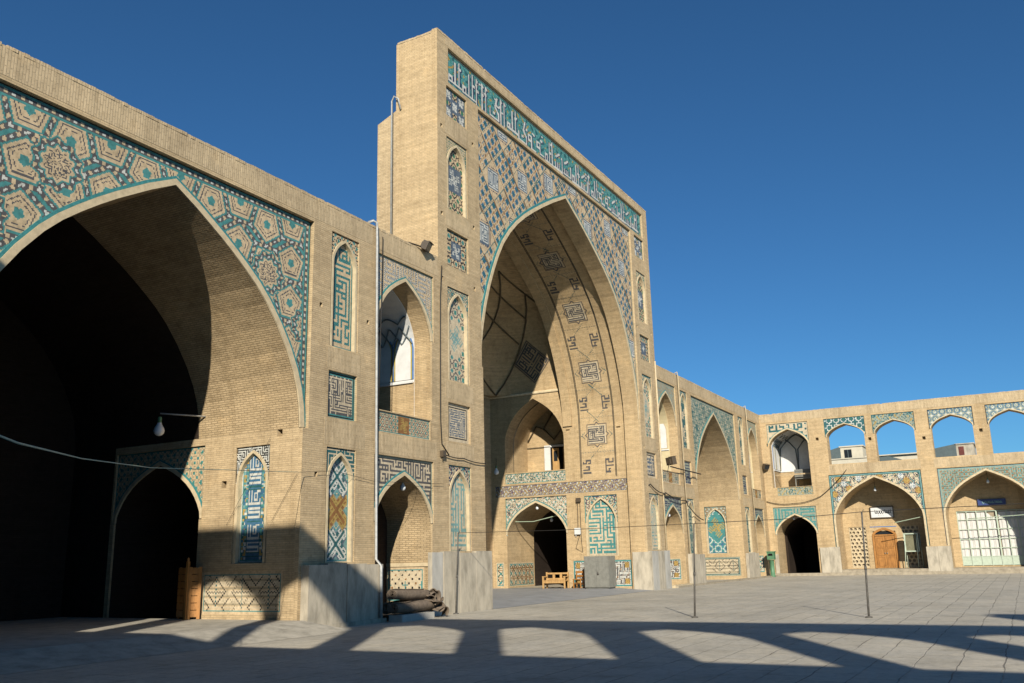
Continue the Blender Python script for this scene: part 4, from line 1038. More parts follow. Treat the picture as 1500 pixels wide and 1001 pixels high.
# ============================================================ right wing
WR = thing('arcade_wing', 'far sunlit arcade wing with faded grey tiles, between portal and corner', 'mosque wing', (60.4, YF, GZ))
F = Front(WR, FP, M_BRICKW)
aR = F.arch_bay(60.42, 4.83, GZ, 5.4, 10.95, 5.03, 11.56, busy_fn((GG, CR, TD, GR), .7, 11, ((.05, TD), (.12, GG)), net=TD, ground=GG), .06, T=T_W, d=.1, rimw=.14, rope=.06)
panel_column(F, 53.25, 54.58, 'far', .06); panel_column(F, 66.4, 67.7, 'far', .07)
b1 = small_bay(F, WR, 50.72, 1.6, 1.66, .06, False, 'cream'); b2 = small_bay(F, WR, 70.25, 1.5, 1.56, .06, False, 'cream')
F.build([(49.1, GZ-.2), (72.94, GZ-.2), (72.94, 12.43), (49.1, 12.43)])
soldier(WR, FP, 49.12, 72.9, 11.75, 12.42); soldier(WR, FP, 49.2, 54.8, 5.0, 5.6); soldier(WR, FP, 66.0, 72.4, 5.0, 5.6)
barrel(WR, FP, aR, GZ-.1, .1, 9, M_VAULT, 'iwan_vault', right=False)
JR = Plane((65.25, YF+.1, 0), (0, 1, 0), (1, 0, 0)); J = Front(WR, JR, M_BRICKW)
J.arch_panel(1.0, 2.6, 1.65, 4.98, .05, star_fn(.62, BL, TU, WH, 0, .07, YE, TU, mpos=[(0, .08)], dia=True, edge=((.04, BL),)), star_fn(.3, WH, GG, BR), d=.05)
J.panel(.25, 2.95, .1, 1.4, .05, dado_fn(1, ((.1, GG), (.06, TD))), .02, name='dado_panel')
J.putlog(.9, 6.6, .18, .18)
J.build([(0, GZ-.2), (8.9, GZ-.2), (8.9, 5.4), (0, 5.4)], 'jamb_wall')
for a in (b1, b2): barrel(WR, FP, a, GZ-.1, .07, 2.6, M_BRICKW, 'bay_vault')
PJ = Plane((52.32, YF, 0), (0, 1, 0), (1, 0, 0)); mosaic('dado_panel', WR, PJ, .3, 2.3, .2, 1.42, .05, dado_fn(3), -.012)
PJ = Plane((71.75, YF, 0), (0, 1, 0), (1, 0, 0)); mosaic('dado_panel', WR, PJ, .3, 2.3, .2, 1.42, .06, busy_fn((TU, WH, GR, TD), .6, 3), -.012)
mb = MB(); mb.box((49.1, YF+.45, 12.0), (72.9, YF+10, 12.2)); mb.box((49.1, YF+.01, 12.2), (72.9, YF+.45, 12.41)); mb.box((49.1, YF+9.3, GZ), (72.9, YF+9.6, 12)); mb.build('flat_roof', M_ROOF, WR)
coping(WR, FP, 49.12, 72.9, 12.43, .3, 4)
plinth(WR, FP, 52.7, 55.3, 1.66, .22, 3, 21); plinth(WR, FP, 65.5, 68.4, 1.66, .2, 3, 22)
mb = MB(); mb.box((49.2, YF-.35, GZ), (52.3, YF-.02, .0)); mb.build('base_step', M_CREAM, WR)
for x in (52.78, 68.55): pipe(WR, [(x-.1, YF+.1, 12.5), (x-.05, YF-.08, 12.6), (x, YF-.1, 12.3), (x+.05, YF-.1, 1.75)], .035, 'downpipe', M_CREAM)
# ============================================================ gallery across the far end
XR = 72.94
RP = Plane((XR, 0, 0), (0, -1, 0), (1, 0, 0))
GA = thing('gallery', 'two-storey gallery closing the right end of the court, with see-through upper arches against the sky', 'gallery', (XR, 6, GZ))
F = Front(GA, RP, M_BRICKW)
aCu = F.arch_bay(-15.38, 1.5, 6.6, 9.9, 11.12, 1.6, 11.63, kufic_fn(TD, CR, .14, 101, [W_MUH, W_ALI], ((.05, GG), (.05, CR))), .05, skip_bottom=False, rope=.04)
niche_room(GA, RP, -15.38, 1.5, 6.6, 9.9, 11.12, 3.0, style='white')
F.panel(-16.55, -13.85, 5.95, 6.57, .05, busy_fn((GG, YE, DB, BU), .55, 7, ((.04, GG),), net=TD, ground=GG), .05, name='balustrade_panel')
aCl = F.arch_bay(-15.4, 1.5, GZ, 3.0, 4.44, 1.63, 5.06, kufic_fn(TU, GG, .12, 103, None, ((.06, TU), (.04, GG))), .05)
barrel(GA, RP, aCl, GZ-.1, .07, 2.6, M_BRICKW, 'bay_vault', back=False)
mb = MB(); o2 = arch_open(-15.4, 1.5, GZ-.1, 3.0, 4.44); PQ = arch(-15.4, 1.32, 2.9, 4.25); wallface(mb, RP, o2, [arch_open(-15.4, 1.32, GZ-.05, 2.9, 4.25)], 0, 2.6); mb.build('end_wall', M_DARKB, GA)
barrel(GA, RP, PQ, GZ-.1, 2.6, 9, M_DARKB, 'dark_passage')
DEEP = 2.9
bigs = []
for uc, w, W, fn in ((-9.33, 3.06, 3.27, medal_fn()),
                     (-1.82, 2.96, 3.16, kufic_fn(BR, GG, .075, 111, None, ((.04, DK), (.1, PT), (.03, GG)), dots=TU)),
                     (5.6, 3.0, 3.2, kufic_fn(TD, GG, .105, 112, None, ((.04, BK), (.1, GG))))):
    bigs.append((uc, w, F.arch_bay(uc, w, GZ, 4.0, 6.98, W, 7.32, fn, .06, d=.07, rimw=.14, rope=.0, zl=1.84)))
ups = [(-11.05, 0), (-7.54, 1), (-3.62, 2), (.2, 2), (4.1, 1), (7.9, 0)]
for uc, k in ups:
    fn = (star_fn(.55, TD, TD, WH, edge=((.03, TD),)), busy_fn((GG, YE, PT, NV), .6, 4, ((.04, TD),), net=TD, ground=GG), star_fn(.5, WH, GG, BL, edge=((.03, BK),)))[k]
    a = F.arch_bay(uc, 1.38, 8.12, 10.25, 11.17, 1.5, 11.66, fn, .055, d=.05, rimw=.07, rope=.0, skip_bottom=False)
    barrel(GA, RP, a, 8.12, .05, 1.1, M_BRICKW, 'window_soffit', back=False)
for u, z in ((-16.97, 10.0), (-13.15, 10.15), (-9.3, 9.85), (-5.55, 9.6), (-1.75, 9.85)): F.putlog(u, z, .22, .24)
F.build([(-17.5, GZ-.2), (9.2, GZ-.2), (9.2, 12.42), (-17.5, 12.42)])
mb = MB(); wallface(mb, RP, rect(-17.5, 9.2, 7.6, 12.42), [[(uc-1.38, 8.12), (uc+1.38, 8.12)]+arch(uc, 1.38, 10.25, 11.17) for uc, k in ups]+[arch_open(-15.38, 1.5, 7.7, 9.9, 11.12)], 0, 1.1)
mb.poly([RP.P(-17.5, 12.42, 0), RP.P(9.2, 12.42, 0), RP.P(9.2, 12.42, 1.1), RP.P(-17.5, 12.42, 1.1)]); mb.build('gallery_back', M_BRICK, GA)
coping(GA, RP, -17.5, 9.2, 12.43, .9, 5, .22)
for u0, u1 in ((-17.4, -13), (-13, -5.5), (-5.5, 2), (2, 9)): soldier(GA, RP, u0, u1, 11.8, 12.4)
for u0, u1 in ((-12.5, -6), (-5.1, 1.6)): soldier(GA, RP, u0, u1, 7.42, 8.06)
mb = MB()
mb.box((XR+.1, -9.2, 7.72), (XR+7, 12.9, 7.9)); mb.box((XR+3.1, -9.2, GZ), (XR+3.5, 13.0, 7.72)); mb.box((XR+3.1, 12.9, 5.6), (XR+3.6, 17.5, 12.3)); mb.box((XR+1.12, 17.0, 5.6), (XR+3.1, 17.4, 12.2)); mb.box((XR+1.12, 13.3, 5.6), (XR+3.1, 13.7, 12.2)); mb.box((XR+1.12, 13.3, 11.9), (XR+3.4, 17.4, 12.2)); mb.box((XR+.2, -9.2, GZ), (XR+7, -9.0, 7.7))
mb.build('flat_roof', M_ROOF, GA)
for k, (uc, w, a) in enumerate(bigs):
    barrel(GA, RP, a, GZ-.1, .07, DEEP, M_BRICKW, 'recess_vault', back=False)
    BP = Plane(RP.P(0, 0, DEEP), RP.U, RP.N); B = Front(GA, BP, M_BRICKW)
    if k == 0:
        B.hole(rect(-10.26, -8.62, .28, 3.05), .16, True)
        for u0, u1 in ((-11.98, -10.72), (-8.16, -6.95)):
            B.hole(rect(u0, u1, .33, 3.4), .5, True, 2)
            mb = MB(); hs = []; pu, pz = .316, .33
            for j in range(11):
                for i in range(5 if j % 2 else 4):
                    cu = u0+.16+pu*i-(pu/2 if j % 2 else 0); cz = .33+.2+j*.272
                    cu = min(max(cu, u0+.1), u1-.1)
                    if cz > 3.25: continue
                    rw = .118 if u0+.12 < cu < u1-.12 else .06
                    hs.append([(cu+rw*math.cos(t), cz+.112*math.sin(t)) for t in [math.pi/3*q for q in range(6)]])
            wallface(mb, BP, rect(u0, u1, .33, 3.4), hs, 0, .05)
            for h in hs: reveal(mb, BP, h, .05, .2)
            mb.build('brick_lattice', M_CREAM, GA)
    if k == 1: B.hole(rect(-4.25, 1.0, .34, 4.3), .45, True, 2)
    if k == 2: B.hole(rect(4.4, 6.8, .28, 3.2), .2, True, 2)
    B.build([(uc-w, GZ-.1), (uc+w, GZ-.1)]+list(a), 'recess_wall')
    floor_slab(GA, RP, uc-w-.05, uc+w+.05, -.12, DEEP+.6, .26, M_KERB, 'recess_floor')
# wooden door with lunette
BP = Plane(RP.P(0, 0, DEEP), RP.U, RP.N)
mb = MB(); fo = arch_open(-9.44, .86, .28, 2.75, 3.28, T_S); fi = arch_open(-9.44, .72, .28, 2.72, 3.14, T_S)
rim(mb, BP, [(-9.44+.72, .28)]+fi[2:]+[(-9.44-.72, .28)], 0, .16, -.06, .1)
mb.obox(BP.P(-9.44, 2.74, 0), BP.U*.74, BP.N*.06, Vector((0, 0, .05)))
DRF = mb.build('door_frame', M_WOOD, GA)
mb = MB(); wallface(mb, BP, fi, [], 0, .09); mb.build('lunette_pane', M_GLASS, DRF)
for s in (-1, 1):
    mb = MB(); c = -9.44+s*.355
    mb.obox(BP.P(c, 1.5, .03), BP.U*.345, BP.N*.025, Vector((0, 0, 1.2)))
    for z0, h in ((.78, .34), (1.5, .26), (2.2, .34)):
        for e in (0,):
            rim(mb, BP, [(c+.24, z0-h), (c+.24, z0+h), (c-.24, z0+h), (c-.24, z0-h), (c+.24, z0-h)], -.03, .02, -.02, .01)
    lf = mb.build('door_leaf', M_WOOD, GA)
    mb = MB(); mb.lathe(BP.P(c-s*.27, 1.38, -.03), [(.0, -.05), (.035, -.04), (.045, 0), (.035, .04), (0, .05)], 10); mb.build('door_knocker', M_STEEL, lf)
mb = MB(); rim(mb, BP, [(-10.42, 3.38), (-8.5, 3.38)], -.02, .03, -.02, .0); mb.build('painted_edge', M_BLUEP, GA)
# glazed screen with curtains
mb = MB()
for i in range(9):
    u = -4.25+5.25*i/8; mb.obox(BP.P(u, 2.3, .05), BP.U*(.028 if i % 4 else .05), BP.N*.03, Vector((0, 0, 1.98)))
for z in (.40, 1.0, 1.6, 2.25, 2.95, 3.65, 4.24): mb.obox(BP.P(-1.62, z, .052), BP.U*2.62, BP.N*.02, Vector((0, 0, .024)))
GS = mb.build('glazed_screen', M_PALEG, GA)
mb = MB()
for i in range(8):
    u = -4.25+5.25*(i+.5)/8; mb.obox(BP.P(u, .7, .07), BP.U*.3, BP.N*.012, Vector((0, 0, .28)))
mb.build('kick_panel', M_PALEG, GS)
for (s0, s1) in ((-4.2, -1.75), (-1.5, .95)):
    mb = MB(); n = 90
    def cz(i, top): return .13+.018*math.sin(i*.5)+.008*math.sin(i*1.37+1)
    for i in range(n):
        ua, ub = s0+(s1-s0)*i/n, s0+(s1-s0)*(i+1)/n
        hang = 4.15-.35*math.exp(-((i-n*.95)/10)**2) if s0 < -3 else 4.15
        mb.poly([BP.P(ua, 1.0, cz(i, 0)), BP.P(ub, 1.0, cz(i+1, 0)), BP.P(ub, hang, cz(i+1, 1)), BP.P(ua, hang, cz(i, 1))], None, 0, True)
    mb.build('curtain', M_CURT, GS)
plinth(GA, RP, -13.75, -12.3, 1.92, .12, 2, 31); plinth(GA, RP, -6.35, -4.72, 1.8, .12, 2, 32); plinth(GA, RP, 1.1, 2.7, 1.8, .12, 2, 33); plinth(GA, RP, -17.2, -16.9, 1.5, .08, 1, 34)
# shelf and louvred cooler inside the corner balcony room
mb = MB(); mb.box((74.5, 14.15, 7.3), (75.6, 15.45, 8.05))
for z in (7.42, 7.58, 7.74, 7.9): mb.box((74.47, 14.25, z), (74.5, 15.35, z+.07))
CO = mb.build('air_cooler', M_STEEL); tag(CO, 'grey louvred box cooler inside the white corner balcony', 'air cooler')
mb = MB(); 
for x, yy in ((74.55, 14.2), (75.5, 14.2), (74.55, 15.4), (75.5, 15.4)): mb.box((x-.04, yy-.04, 6.6), (x+.04, yy+.04, 7.3))
mb.build('cooler_stand', M_STEEL, CO)

# ============================================================ arcade behind the camera (throws the long shadow)
OA = thing('gallery', 'arcaded gallery facing the far one, its open arches throwing light patches on the paving', 'gallery', (-.8, 0, GZ))
LP = Plane((-.8, 0, 0), (0, 1, 0), (-1, 0, 0))
F = Front(OA, LP); TH = .8
for a0, b0 in ((-14.4, -11.6), (-10.6, -7.9), (-7.19, -4.51), (-3.43, -.67), (-.01, 2.95), (3.6, 6.3), (6.5, 9.6), (10.3, 13.1)):
    o = [(a0, 9.06), (b0, 9.06)]+arch((a0+b0)/2, (b0-a0)/2, 12.05, 13.1); F.hole(o, TH)
F.build([(-34, GZ-.2), (17.5, GZ-.2), (17.5, 14.1), (-34, 14.1)])
mb = MB(); hs = [[(a0, 9.06), (b0, 9.06)]+arch((a0+b0)/2, (b0-a0)/2, 12.05, 13.1) for a0, b0 in ((-14.4, -11.6), (-10.6, -7.9), (-7.19, -4.51), (-3.43, -.67), (-.01, 2.95), (3.6, 6.3), (6.5, 9.6), (10.3, 13.1))]
wallface(mb, LP, rect(-34, 17.5, GZ-.2, 14.1), hs, 0, TH); mb.poly([LP.P(-34, 14.1, 0), LP.P(17.5, 14.1, 0), LP.P(17.5, 14.1, TH), LP.P(-34, 14.1, TH)]); mb.build('gallery_back', M_BRICK, OA)
mb = MB(); mb.box((-1.9, -30, 15.56), (-.8, -16.1, 16.5)); mb.build('shadow_slab', M_BRICK, OA)  # unseen slab added above the roof to cast a dark wedge on the paving
mb = MB()
for yy in (-19, -24, -29): mb.box((-1.5, yy-.2, 14.1), (-1.2, yy+.2, 15.56))
mb.build('shadow_slab_post', M_BRICK, OA)  # posts added only to carry the shadow-casting slab

# ============================================================ ground
def ground_mat():
    m, nt, p, N, L = new_mat('worn_stone_paving')
    ob = N.new('ShaderNodeNewGeometry'); vec = ob.outputs['Position']
    w = noise(nt, vec, .7, 2)
    ma = N.new('ShaderNodeVectorMath'); ma.operation = 'MULTIPLY_ADD'; L.new(w.outputs['Color'], ma.inputs[0]); ma.inputs[1].default_value = (.16, .16, 0); L.new(vec, ma.inputs[2])
    b = N.new('ShaderNodeTexBrick'); L.new(ma.outputs[0], b.inputs['Vector']); b.inputs['Scale'].default_value = 1
    b.inputs['Brick Width'].default_value = .95; b.inputs['Row Height'].default_value = .62; b.inputs['Mortar Size'].default_value = .014; b.inputs['Mortar Smooth'].default_value = .6
    b.inputs['Color1'].default_value = (.56, .51, .42, 1); b.inputs['Color2'].default_value = (.49, .45, .37, 1); b.inputs['Mortar'].default_value = (.27, .245, .205, 1)
    n1 = noise(nt, vec, .35, 6, .65); r1 = ramp(nt, n1.outputs['Fac'], [(.3, (.78, .77, .75)), (.55, (1, .99, .97)), (.75, (1.12, 1.1, 1.06))])
    n2 = noise(nt, vec, 7, 6, .7); r2 = ramp(nt, n2.outputs['Fac'], [(.3, (.74, .74, .73)), (.5, (1, 1, 1)), (.75, (1.14, 1.13, 1.1))])
    n3 = noise(nt, vec, 1.7, 4, .55); r3 = ramp(nt, n3.outputs['Fac'], [(.34, (.70, .69, .67)), (.46, (1, 1, 1))])
    n5 = noise(nt, vec, .8, 3); r5 = ramp(nt, n5.outputs['Fac'], [(.42, g(0)), (.6, g(1))])
    mxn = N.new('ShaderNodeMix'); mxn.data_type = 'RGBA'; L.new(r5.outputs[0], mxn.inputs[0]); L.new(b.outputs['Color'], mxn.inputs[6]); mxn.inputs[7].default_value = (.50, .465, .395, 1)
    c = mul(nt, mxn.outputs[2], r1.outputs[0], .9); c = mul(nt, c, r2.outputs[0], .8); c = mul(nt, c, r3.outputs[0], .5)
    L.new(c, p.inputs['Base Color']); p.inputs['Roughness'].default_value = .85; p.inputs['Specular IOR Level'].default_value = .25
    iv = N.new('ShaderNodeMath'); iv.operation = 'MULTIPLY_ADD'; iv.inputs[1].default_value = -1.2; L.new(b.outputs['Fac'], iv.inputs[0]); L.new(n2.outputs['Fac'], iv.inputs[2])
    bump(nt, p, iv.outputs[0], .7, .02)
    return m
M_GROUND = ground_mat()
mb = MB(); S = 1500; mb.poly([(-S, -S, GZ), (S, -S, GZ), (S, S, GZ), (-S, S, GZ)]); tag(mb.build('courtyard_paving', M_GROUND), kind='structure')
mb = MB(); mb.box((XR-.55, -9, GZ), (XR-.1, 17.3, .06)); mb.box((49.3, 17.0, GZ), (XR, 17.45, -.06)); tag(mb.build('kerb', M_KERB), kind='structure')

# ============================================================ small things
def lamp(top, drop, r, label, arm=None, group=None):
    t = thing('hanging_lamp', label, 'lamp', top, group)
    top = Vector(top); b = top-Vector((0, 0, drop))
    mb = MB(); mb.tube([top, (top+b)/2+Vector((.01, 0, 0)), b], .014, 6); mb.build('cord', M_CABLE, t)
    mb = MB(); mb.lathe(b-Vector((0, 0, r*.9)), [(r*.28, r*1.1), (r*.36, r*.9), (r*.36, 0), (r*.3, 0)], 12); mb.build('lamp_socket', M_GREEN, t)
    mb = MB(); mb.lathe(b-Vector((0, 0, r*2.4)), [(0, -r), (r*.5, -r*.86), (r*.87, -r*.5), (r, 0), (r*.85, r*.55), (r*.5, r*1.1), (r*.33, r*1.6)], 14); mb.build('bulb', M_BULB, t)
    if arm:
        mb = MB(); mb.tube(arm, .025, 6); mb.build('bracket_arm', M_PIPE, t)
    return t
def lampb(bulb, drop, r, label, arm=None):       # bulb = centre of the bulb
    return lamp((bulb[0], bulb[1], bulb[2]+r*2.4+drop), drop, r, label, arm)
def cable(pts, r, label, mat=None, name='cable', sag=0, parent=None, cat='cable'):
    P_ = [Vector(p) for p in pts]; out = []
    for a, b in zip(P_, P_[1:]):
        for k in range(12): s = k/12; out.append(a.lerp(b, s)-Vector((0, 0, sag*4*s*(1-s))))
    out.append(P_[-1]); mb = MB(); mb.tube(out, r, 5); return tag(mb.build(name, mat or M_CABLE), label, cat)
lampb((18.2, 22.02, 5.55), .04, .16, 'large white bulb on a bracket arm in the dark iwan mouth', arm=[(19.42, 21.3, 6.05), (18.8, 21.65, 6.06), (18.2, 22.02, 6.07)])
lampb((74.2, 9.51, 6.09), .95, .11, 'small bulb on a rod under the arch with the wooden door')
lampb((74.2, 1.82, 6.24), .8, .11, 'small bulb on a rod under the arch with the curtained glass screen')
lampb((73.6, 15.63, 4.18), .12, .10, 'small bulb at the top of the dark passage arch beside the green bin')
lampb((46.75, 24.3, 4.42), .05, .09, 'bulb at the apex of the low arch inside the portal')
lampb((47.5, 23.78, 3.75), .1, .10, 'bulb on the pale slack cord inside the low arch behind the bench')
lampb((24.77, 17.9, 4.0), .08, .10, 'bulb at the apex of the shadowed low arch above the carpets')
lampb((50.83, 17.85, 3.86), .25, .09, 'bulb in the low arch just right of the portal pier')
lampb((45.8, 26.42, 6.55), .45, .15, 'bulb with green socket in the shaded back of the tall portal')
# cables
cable([(.9, 3.4, 2.42), (3.6, 5.71, 2.42), (7, 9.8, 2.9), (11, 13.47, 3.34), (19.3, 17.38, 4.1)], .008, 'pale slack cable slanting across the dark iwan to its right pier', M_CABLEP)
cable([(19.3, 17.38, 4.1), (20.69, 17.42, 4.24), (22.6, 17.42, 4.05), (26.5, 17.42, 4.2)], .006, 'thin grey cable strung along the pier beside the white and yellow tiles')
cable([(26.49, 17.42, 5.25), (27.85, 17.42, 5.2), (29.4, 17.42, 5.14)], .02, 'black cable drooping from the junction box to the portal edge', sag=.05)
cable([(46.3, 18.5, 5.1), (46.9, 17.4, 5.4), (48.9, 17.36, 5.0), (49.1, 17.36, 5.05), (52.7, 17.36, 4.75), (53.25, 17.36, 4.4), (55.81, 17.36, 3.7)], .03, 'thick black cable drooping across the far wing from the portal pier', sag=.12)
cable([(72.85, 17.45, 5.56), (72.8, 15.4, 5.3), (72.8, 13.3, 5.75), (72.8, 11.2, 7.65)], .025, 'black cable looping under the white corner balcony', sag=.12)
cable([(46.8, 26.7, 3.74), (46.8, 24.6, 3.68), (46.8, 22.3, 4.1)], .025, 'pale slack cord across the low arch inside the portal', M_CABLEP)
cable([(19.33, 20.26, 2.75), (19.33, 19.22, 4.26), (19.33, 18.66, 5.2)], .005, 'thin wire slanting up beside the turquoise niche, left of it')
cable([(19.33, 18.5, 2.8), (19.33, 17.6, 4.08)], .005, 'thin wire slanting up beside the turquoise niche, right of it')
cable([(73.5, 8.35, 3.57), (73.4, 6.35, 3.94)], .03, 'white cord stretched from the notice board to the arch edge', M_CABLEP)
cable([(73.5, 3.4, 3.66), (73.5, -2, 3.85)], .03, 'white cord stretched across the curtained glass screen', M_CABLEP)
cable([(50.3, 17.38, 6.6), (52, 17.3, 6.55), (55.4, 17.2, 6.5)], .04, 'horizontal pole cable from the balcony floodlight to the far iwan edge')
# poles with the wire between them
def pole(base, top, label):
    t = thing('metal_pole', label, 'pole', base, 'poles standing on the paving')
    b, p = Vector(base), Vector(top); d = p-b
    mb = MB(); mb.tube([b, b+d*.45, b+d*.46], [.029, .028, .028], 10); mb.tube([b+d*.455, p], [.023, .022], 10); mb.tube([b+d*.44, b+d*.475], .036, 10); mb.build('pole_shaft', M_POLE, t)
    mb = MB(); mb.lathe(b, [(.0, .006), (.10, .004), (.09, .03), (.04, .04)], 12); mb.build('pole_foot', M_POLE, t)
    mb = MB(); mb.tube([p-Vector((0, 0, .06)), p+Vector((.05, -.03, .03)), p+Vector((.02, -.05, .07))], .010, 6); mb.build('wire_hook', M_POLE, t)
T1, T2, T3 = (26.35, 8.5, 2.5), (27.15, 3.9, 2.66), (26.95, 17.12, 2.53)
pole((26.12, 8.586, GZ), T1, 'upright grey pole on the paving, the one nearer the portal')
pole((26.76, 3.958, GZ), T2, 'slightly leaning grey pole on the paving in front of the wooden door')
pole((26.77, 17.12, GZ), T3, 'thin pole standing against the stone plinth beside the crumpled carpets')
cable([T3, (26.5, 13, 2.47), T1, (26.6, 6, 2.53), T2, (27.4, -2, 2.72)], .009, 'thin washing-line wire strung between the pole tops')
# floodlights and junction boxes
def flood(c, aim, s, label, post):
    t = thing('floodlight', label, 'floodlight', c); c = Vector(c); a = Vector(aim).normalized(); sd = a.cross(Vector((0, 0, 1))).normalized(); up = sd.cross(a)
    mb = MB(); mb.obox(c, sd*s, a*s*.55, up*s*.8); mb.obox(c-a*s*.7, sd*s*.55, a*s*.2, up*s*.5); mb.obox(c+a*s*.58+up*s*.85, sd*s, a*s*.25, up*s*.06); mb.build('lamp_housing', M_LAMPB, t)
    mb = MB(); mb.obox(c+a*s*.56, sd*s*.88, a*s*.02, up*s*.66); mb.build('lamp_glass', M_GLASS, t)
    mb = MB(); mb.tube(post, .03, 6); mb.build('mounting_bracket', M_LAMPB, t)
flood((25.33, 17.32, 12.56), (.3, -1, -.5), .2, 'small floodlight on an arm above the wing parapet beside the tall portal', [(25.33, 17.36, 12.5), (24.6, 17.55, 12.52), (24.1, 17.62, 12.44)])
flood((50.6, 17.42, 6.95), (.9, -.5, .2), .28, 'brown floodlight on the balcony right of the portal', [(50.5, 17.45, 6.9), (50.2, 17.46, 6.6), (50.1, 17.5, 6.3)])
flood((72.55, 17.2, 8.27), (-.5, -.8, -.5), .25, 'floodlight fixed in the corner where the far wing meets the gallery', [(72.6, 17.25, 8.3), (72.8, 17.42, 8.45), (72.9, 17.49, 8.45)])
def box_thing(name, label, cat, a, b, m):
    mb = MB(); mb.box(a, b); x0, y0, z0 = a; x1, y1, z1 = b
    mb.box((x0+.03, y0-.012, z0+.03), (x1-.03, y0, z1-.03)); mb.tube([((x0+x1)/2, y1-.05, z0), ((x0+x1)/2, y1-.05, z0-.12)], .02, 6)
    return tag(mb.build(name, m), label, cat)
box_thing('junction_box', 'small junction box on the left portal pier where the black cable turns', 'junction box', (26.4, 17.36, 5.14), (26.6, 17.49, 5.36), M_LAMPB)
box_thing('junction_box', 'dark lamp box under the inscription band beside the tall turquoise lettered niche', 'junction box', (46.22, 21.35, 4.62), (46.37, 21.6, 4.84), M_LAMPB)
box_thing('meter_box', 'small meter box with loose wires beside the low arch in the portal', 'meter box', (46.22, 21.42, 2.85), (46.37, 21.75, 3.2), M_WHITE)
mb = MB(); mb.tube([(46.33, 21.55, 4.6), (46.34, 21.58, 3.2), (46.34, 21.5, 2.8), (46.34, 21.75, 2.1), (46.34, 21.35, 1.9), (46.34, 21.4, 2.6), (46.33, 21.4, 4.7)], .015, 6)
tag(mb.build('cable', M_CABLE), 'loose wires hanging down from the meter box', 'cable')

# steel cabinet
CB = thing('steel_cabinet', 'grey two-door steel cabinet standing before the turquoise lettered niche', 'cabinet', (45.5, 20, 0))
mb = MB(); mb.box((45.03, 19.29, .05), (45.95, 20.69, 1.66)); mb.box((45.08, 19.34, .004), (45.9, 20.64, .05)); mb.build('cabinet_body', M_STEEL, CB)
for y0, y1 in ((19.31, 19.985), (19.995, 20.67)):
    mb = MB(); mb.box((45.005, y0, .08), (45.03, y1, 1.64)); d = mb.build('cabinet_door', M_STEEL, CB)
    if y0 < 19.5:
        mb = MB(); mb.tube([(45.0, 19.93, .72), (44.96, 19.92, .76), (44.95, 19.84, .74)], .018, 6); mb.box((44.99, 19.88, .68), (45.004, 19.96, .86)); mb.build('door_handle', M_POLE, d)
# bench
BE = thing('wooden_bench', 'pale pine bench with open slatted back in the portal archway', 'bench', (45.8, 22.8, 0))
y0, y1, xb = 22.12, 23.42, 45.98
for yy in (y0, y1):
    mb = MB(); mb.box((xb-.04, yy-.04, .004), (xb+.04, yy+.04, .86)); mb.build('leg', M_WOODP, BE)
    mb = MB(); mb.box((xb-.5, yy-.04, .004), (xb-.42, yy+.04, .6)); mb.box((xb-.5, yy-.05, .6), (xb+.0, yy+.05, .65)); mb.build('leg', M_WOODP, BE)
mb = MB(); mb.box((xb-.48, y0-.02, .38), (xb-.02, y1+.02, .43)); mb.box((xb-.47, y0, .28), (xb-.43, y1, .38)); mb.build('seat', M_WOODP, BE)
mb = MB(); mb.box((xb-.03, y0, .74), (xb+.03, y1, .83)); mb.box((xb-.03, y0, .44), (xb+.03, y1, .54))
for k in range(1, 3): yy = y0+(y1-y0)*k/3; mb.box((xb-.02, yy-.07, .54), (xb+.02, yy+.07, .74))
mb.build('backrest', M_WOODP, BE)
# chair
CH = thing('wooden_chair', 'narrow brown wooden chair between the bench and the steel cabinet', 'chair', (45.8, 21.42, 0))
for x, yy, h in ((45.6, 21.2, .45), (45.6, 21.62, .45), (46.0, 21.2, .92), (46.0, 21.62, .92)):
    mb = MB(); mb.box((x-.03, yy-.025, .004), (x+.03, yy+.025, h)); mb.build('leg', M_WOOD, CH)
mb = MB(); mb.box((45.56, 21.16, .45), (46.02, 21.66, .49)); mb.build('seat', M_WOOD, CH)
mb = MB(); mb.box((45.98, 21.22, .78), (46.02, 21.6, .9)); mb.box((45.98, 21.22, .6), (46.02, 21.6, .68)); mb.build('backrest', M_WOOD, CH)
mb = MB(); mb.box((45.62, 21.2, .2), (45.98, 21.22, .23)); mb.box((45.62, 21.6, .2), (45.98, 21.62, .23)); mb.box((45.59, 21.22, .26), (45.61, 21.6, .29)); mb.build('stretcher', M_WOOD, CH)
# folding wooden screen in the iwan
WS = thing('wooden_screen', 'orange slatted wooden screen door leaning in the iwan chamber arch', 'screen', (19.1, 21.5, .13))
mb = MB(); mb.box((18.98, 21.34, .134), (19.06, 21.42, 1.75)); mb.lathe((19.02, 21.38, 1.75), [(.045, 0), (.03, .04), (.04, .08), (0, .13)], 10); mb.build('screen_post', M_WOOD, WS)
for a, b in (((19.02, 21.46), (19.24, 21.98)), ((19.08, 21.34), (19.26, 21.1))):
    a3, b3 = Vector((*a, 0)), Vector((*b, 0)); d = (b3-a3); n = Vector((-d.y, d.x, 0)).normalized()*.02; L = d.length
    mb = MB(); k = 7
    for i in range(k):
        z = .2+i*.2; mb.obox(a3+d*.5+Vector((0, 0, z+.09)), d*.5, n, Vector((0, 0, .091)))
    for s in (0.04, .96): mb.obox(a3+d*s-n*1.6+Vector((0, 0, .87)), d.normalized()*.045, n, Vector((0, 0, .73)))
    mb.build('screen_leaf', M_WOOD, WS)
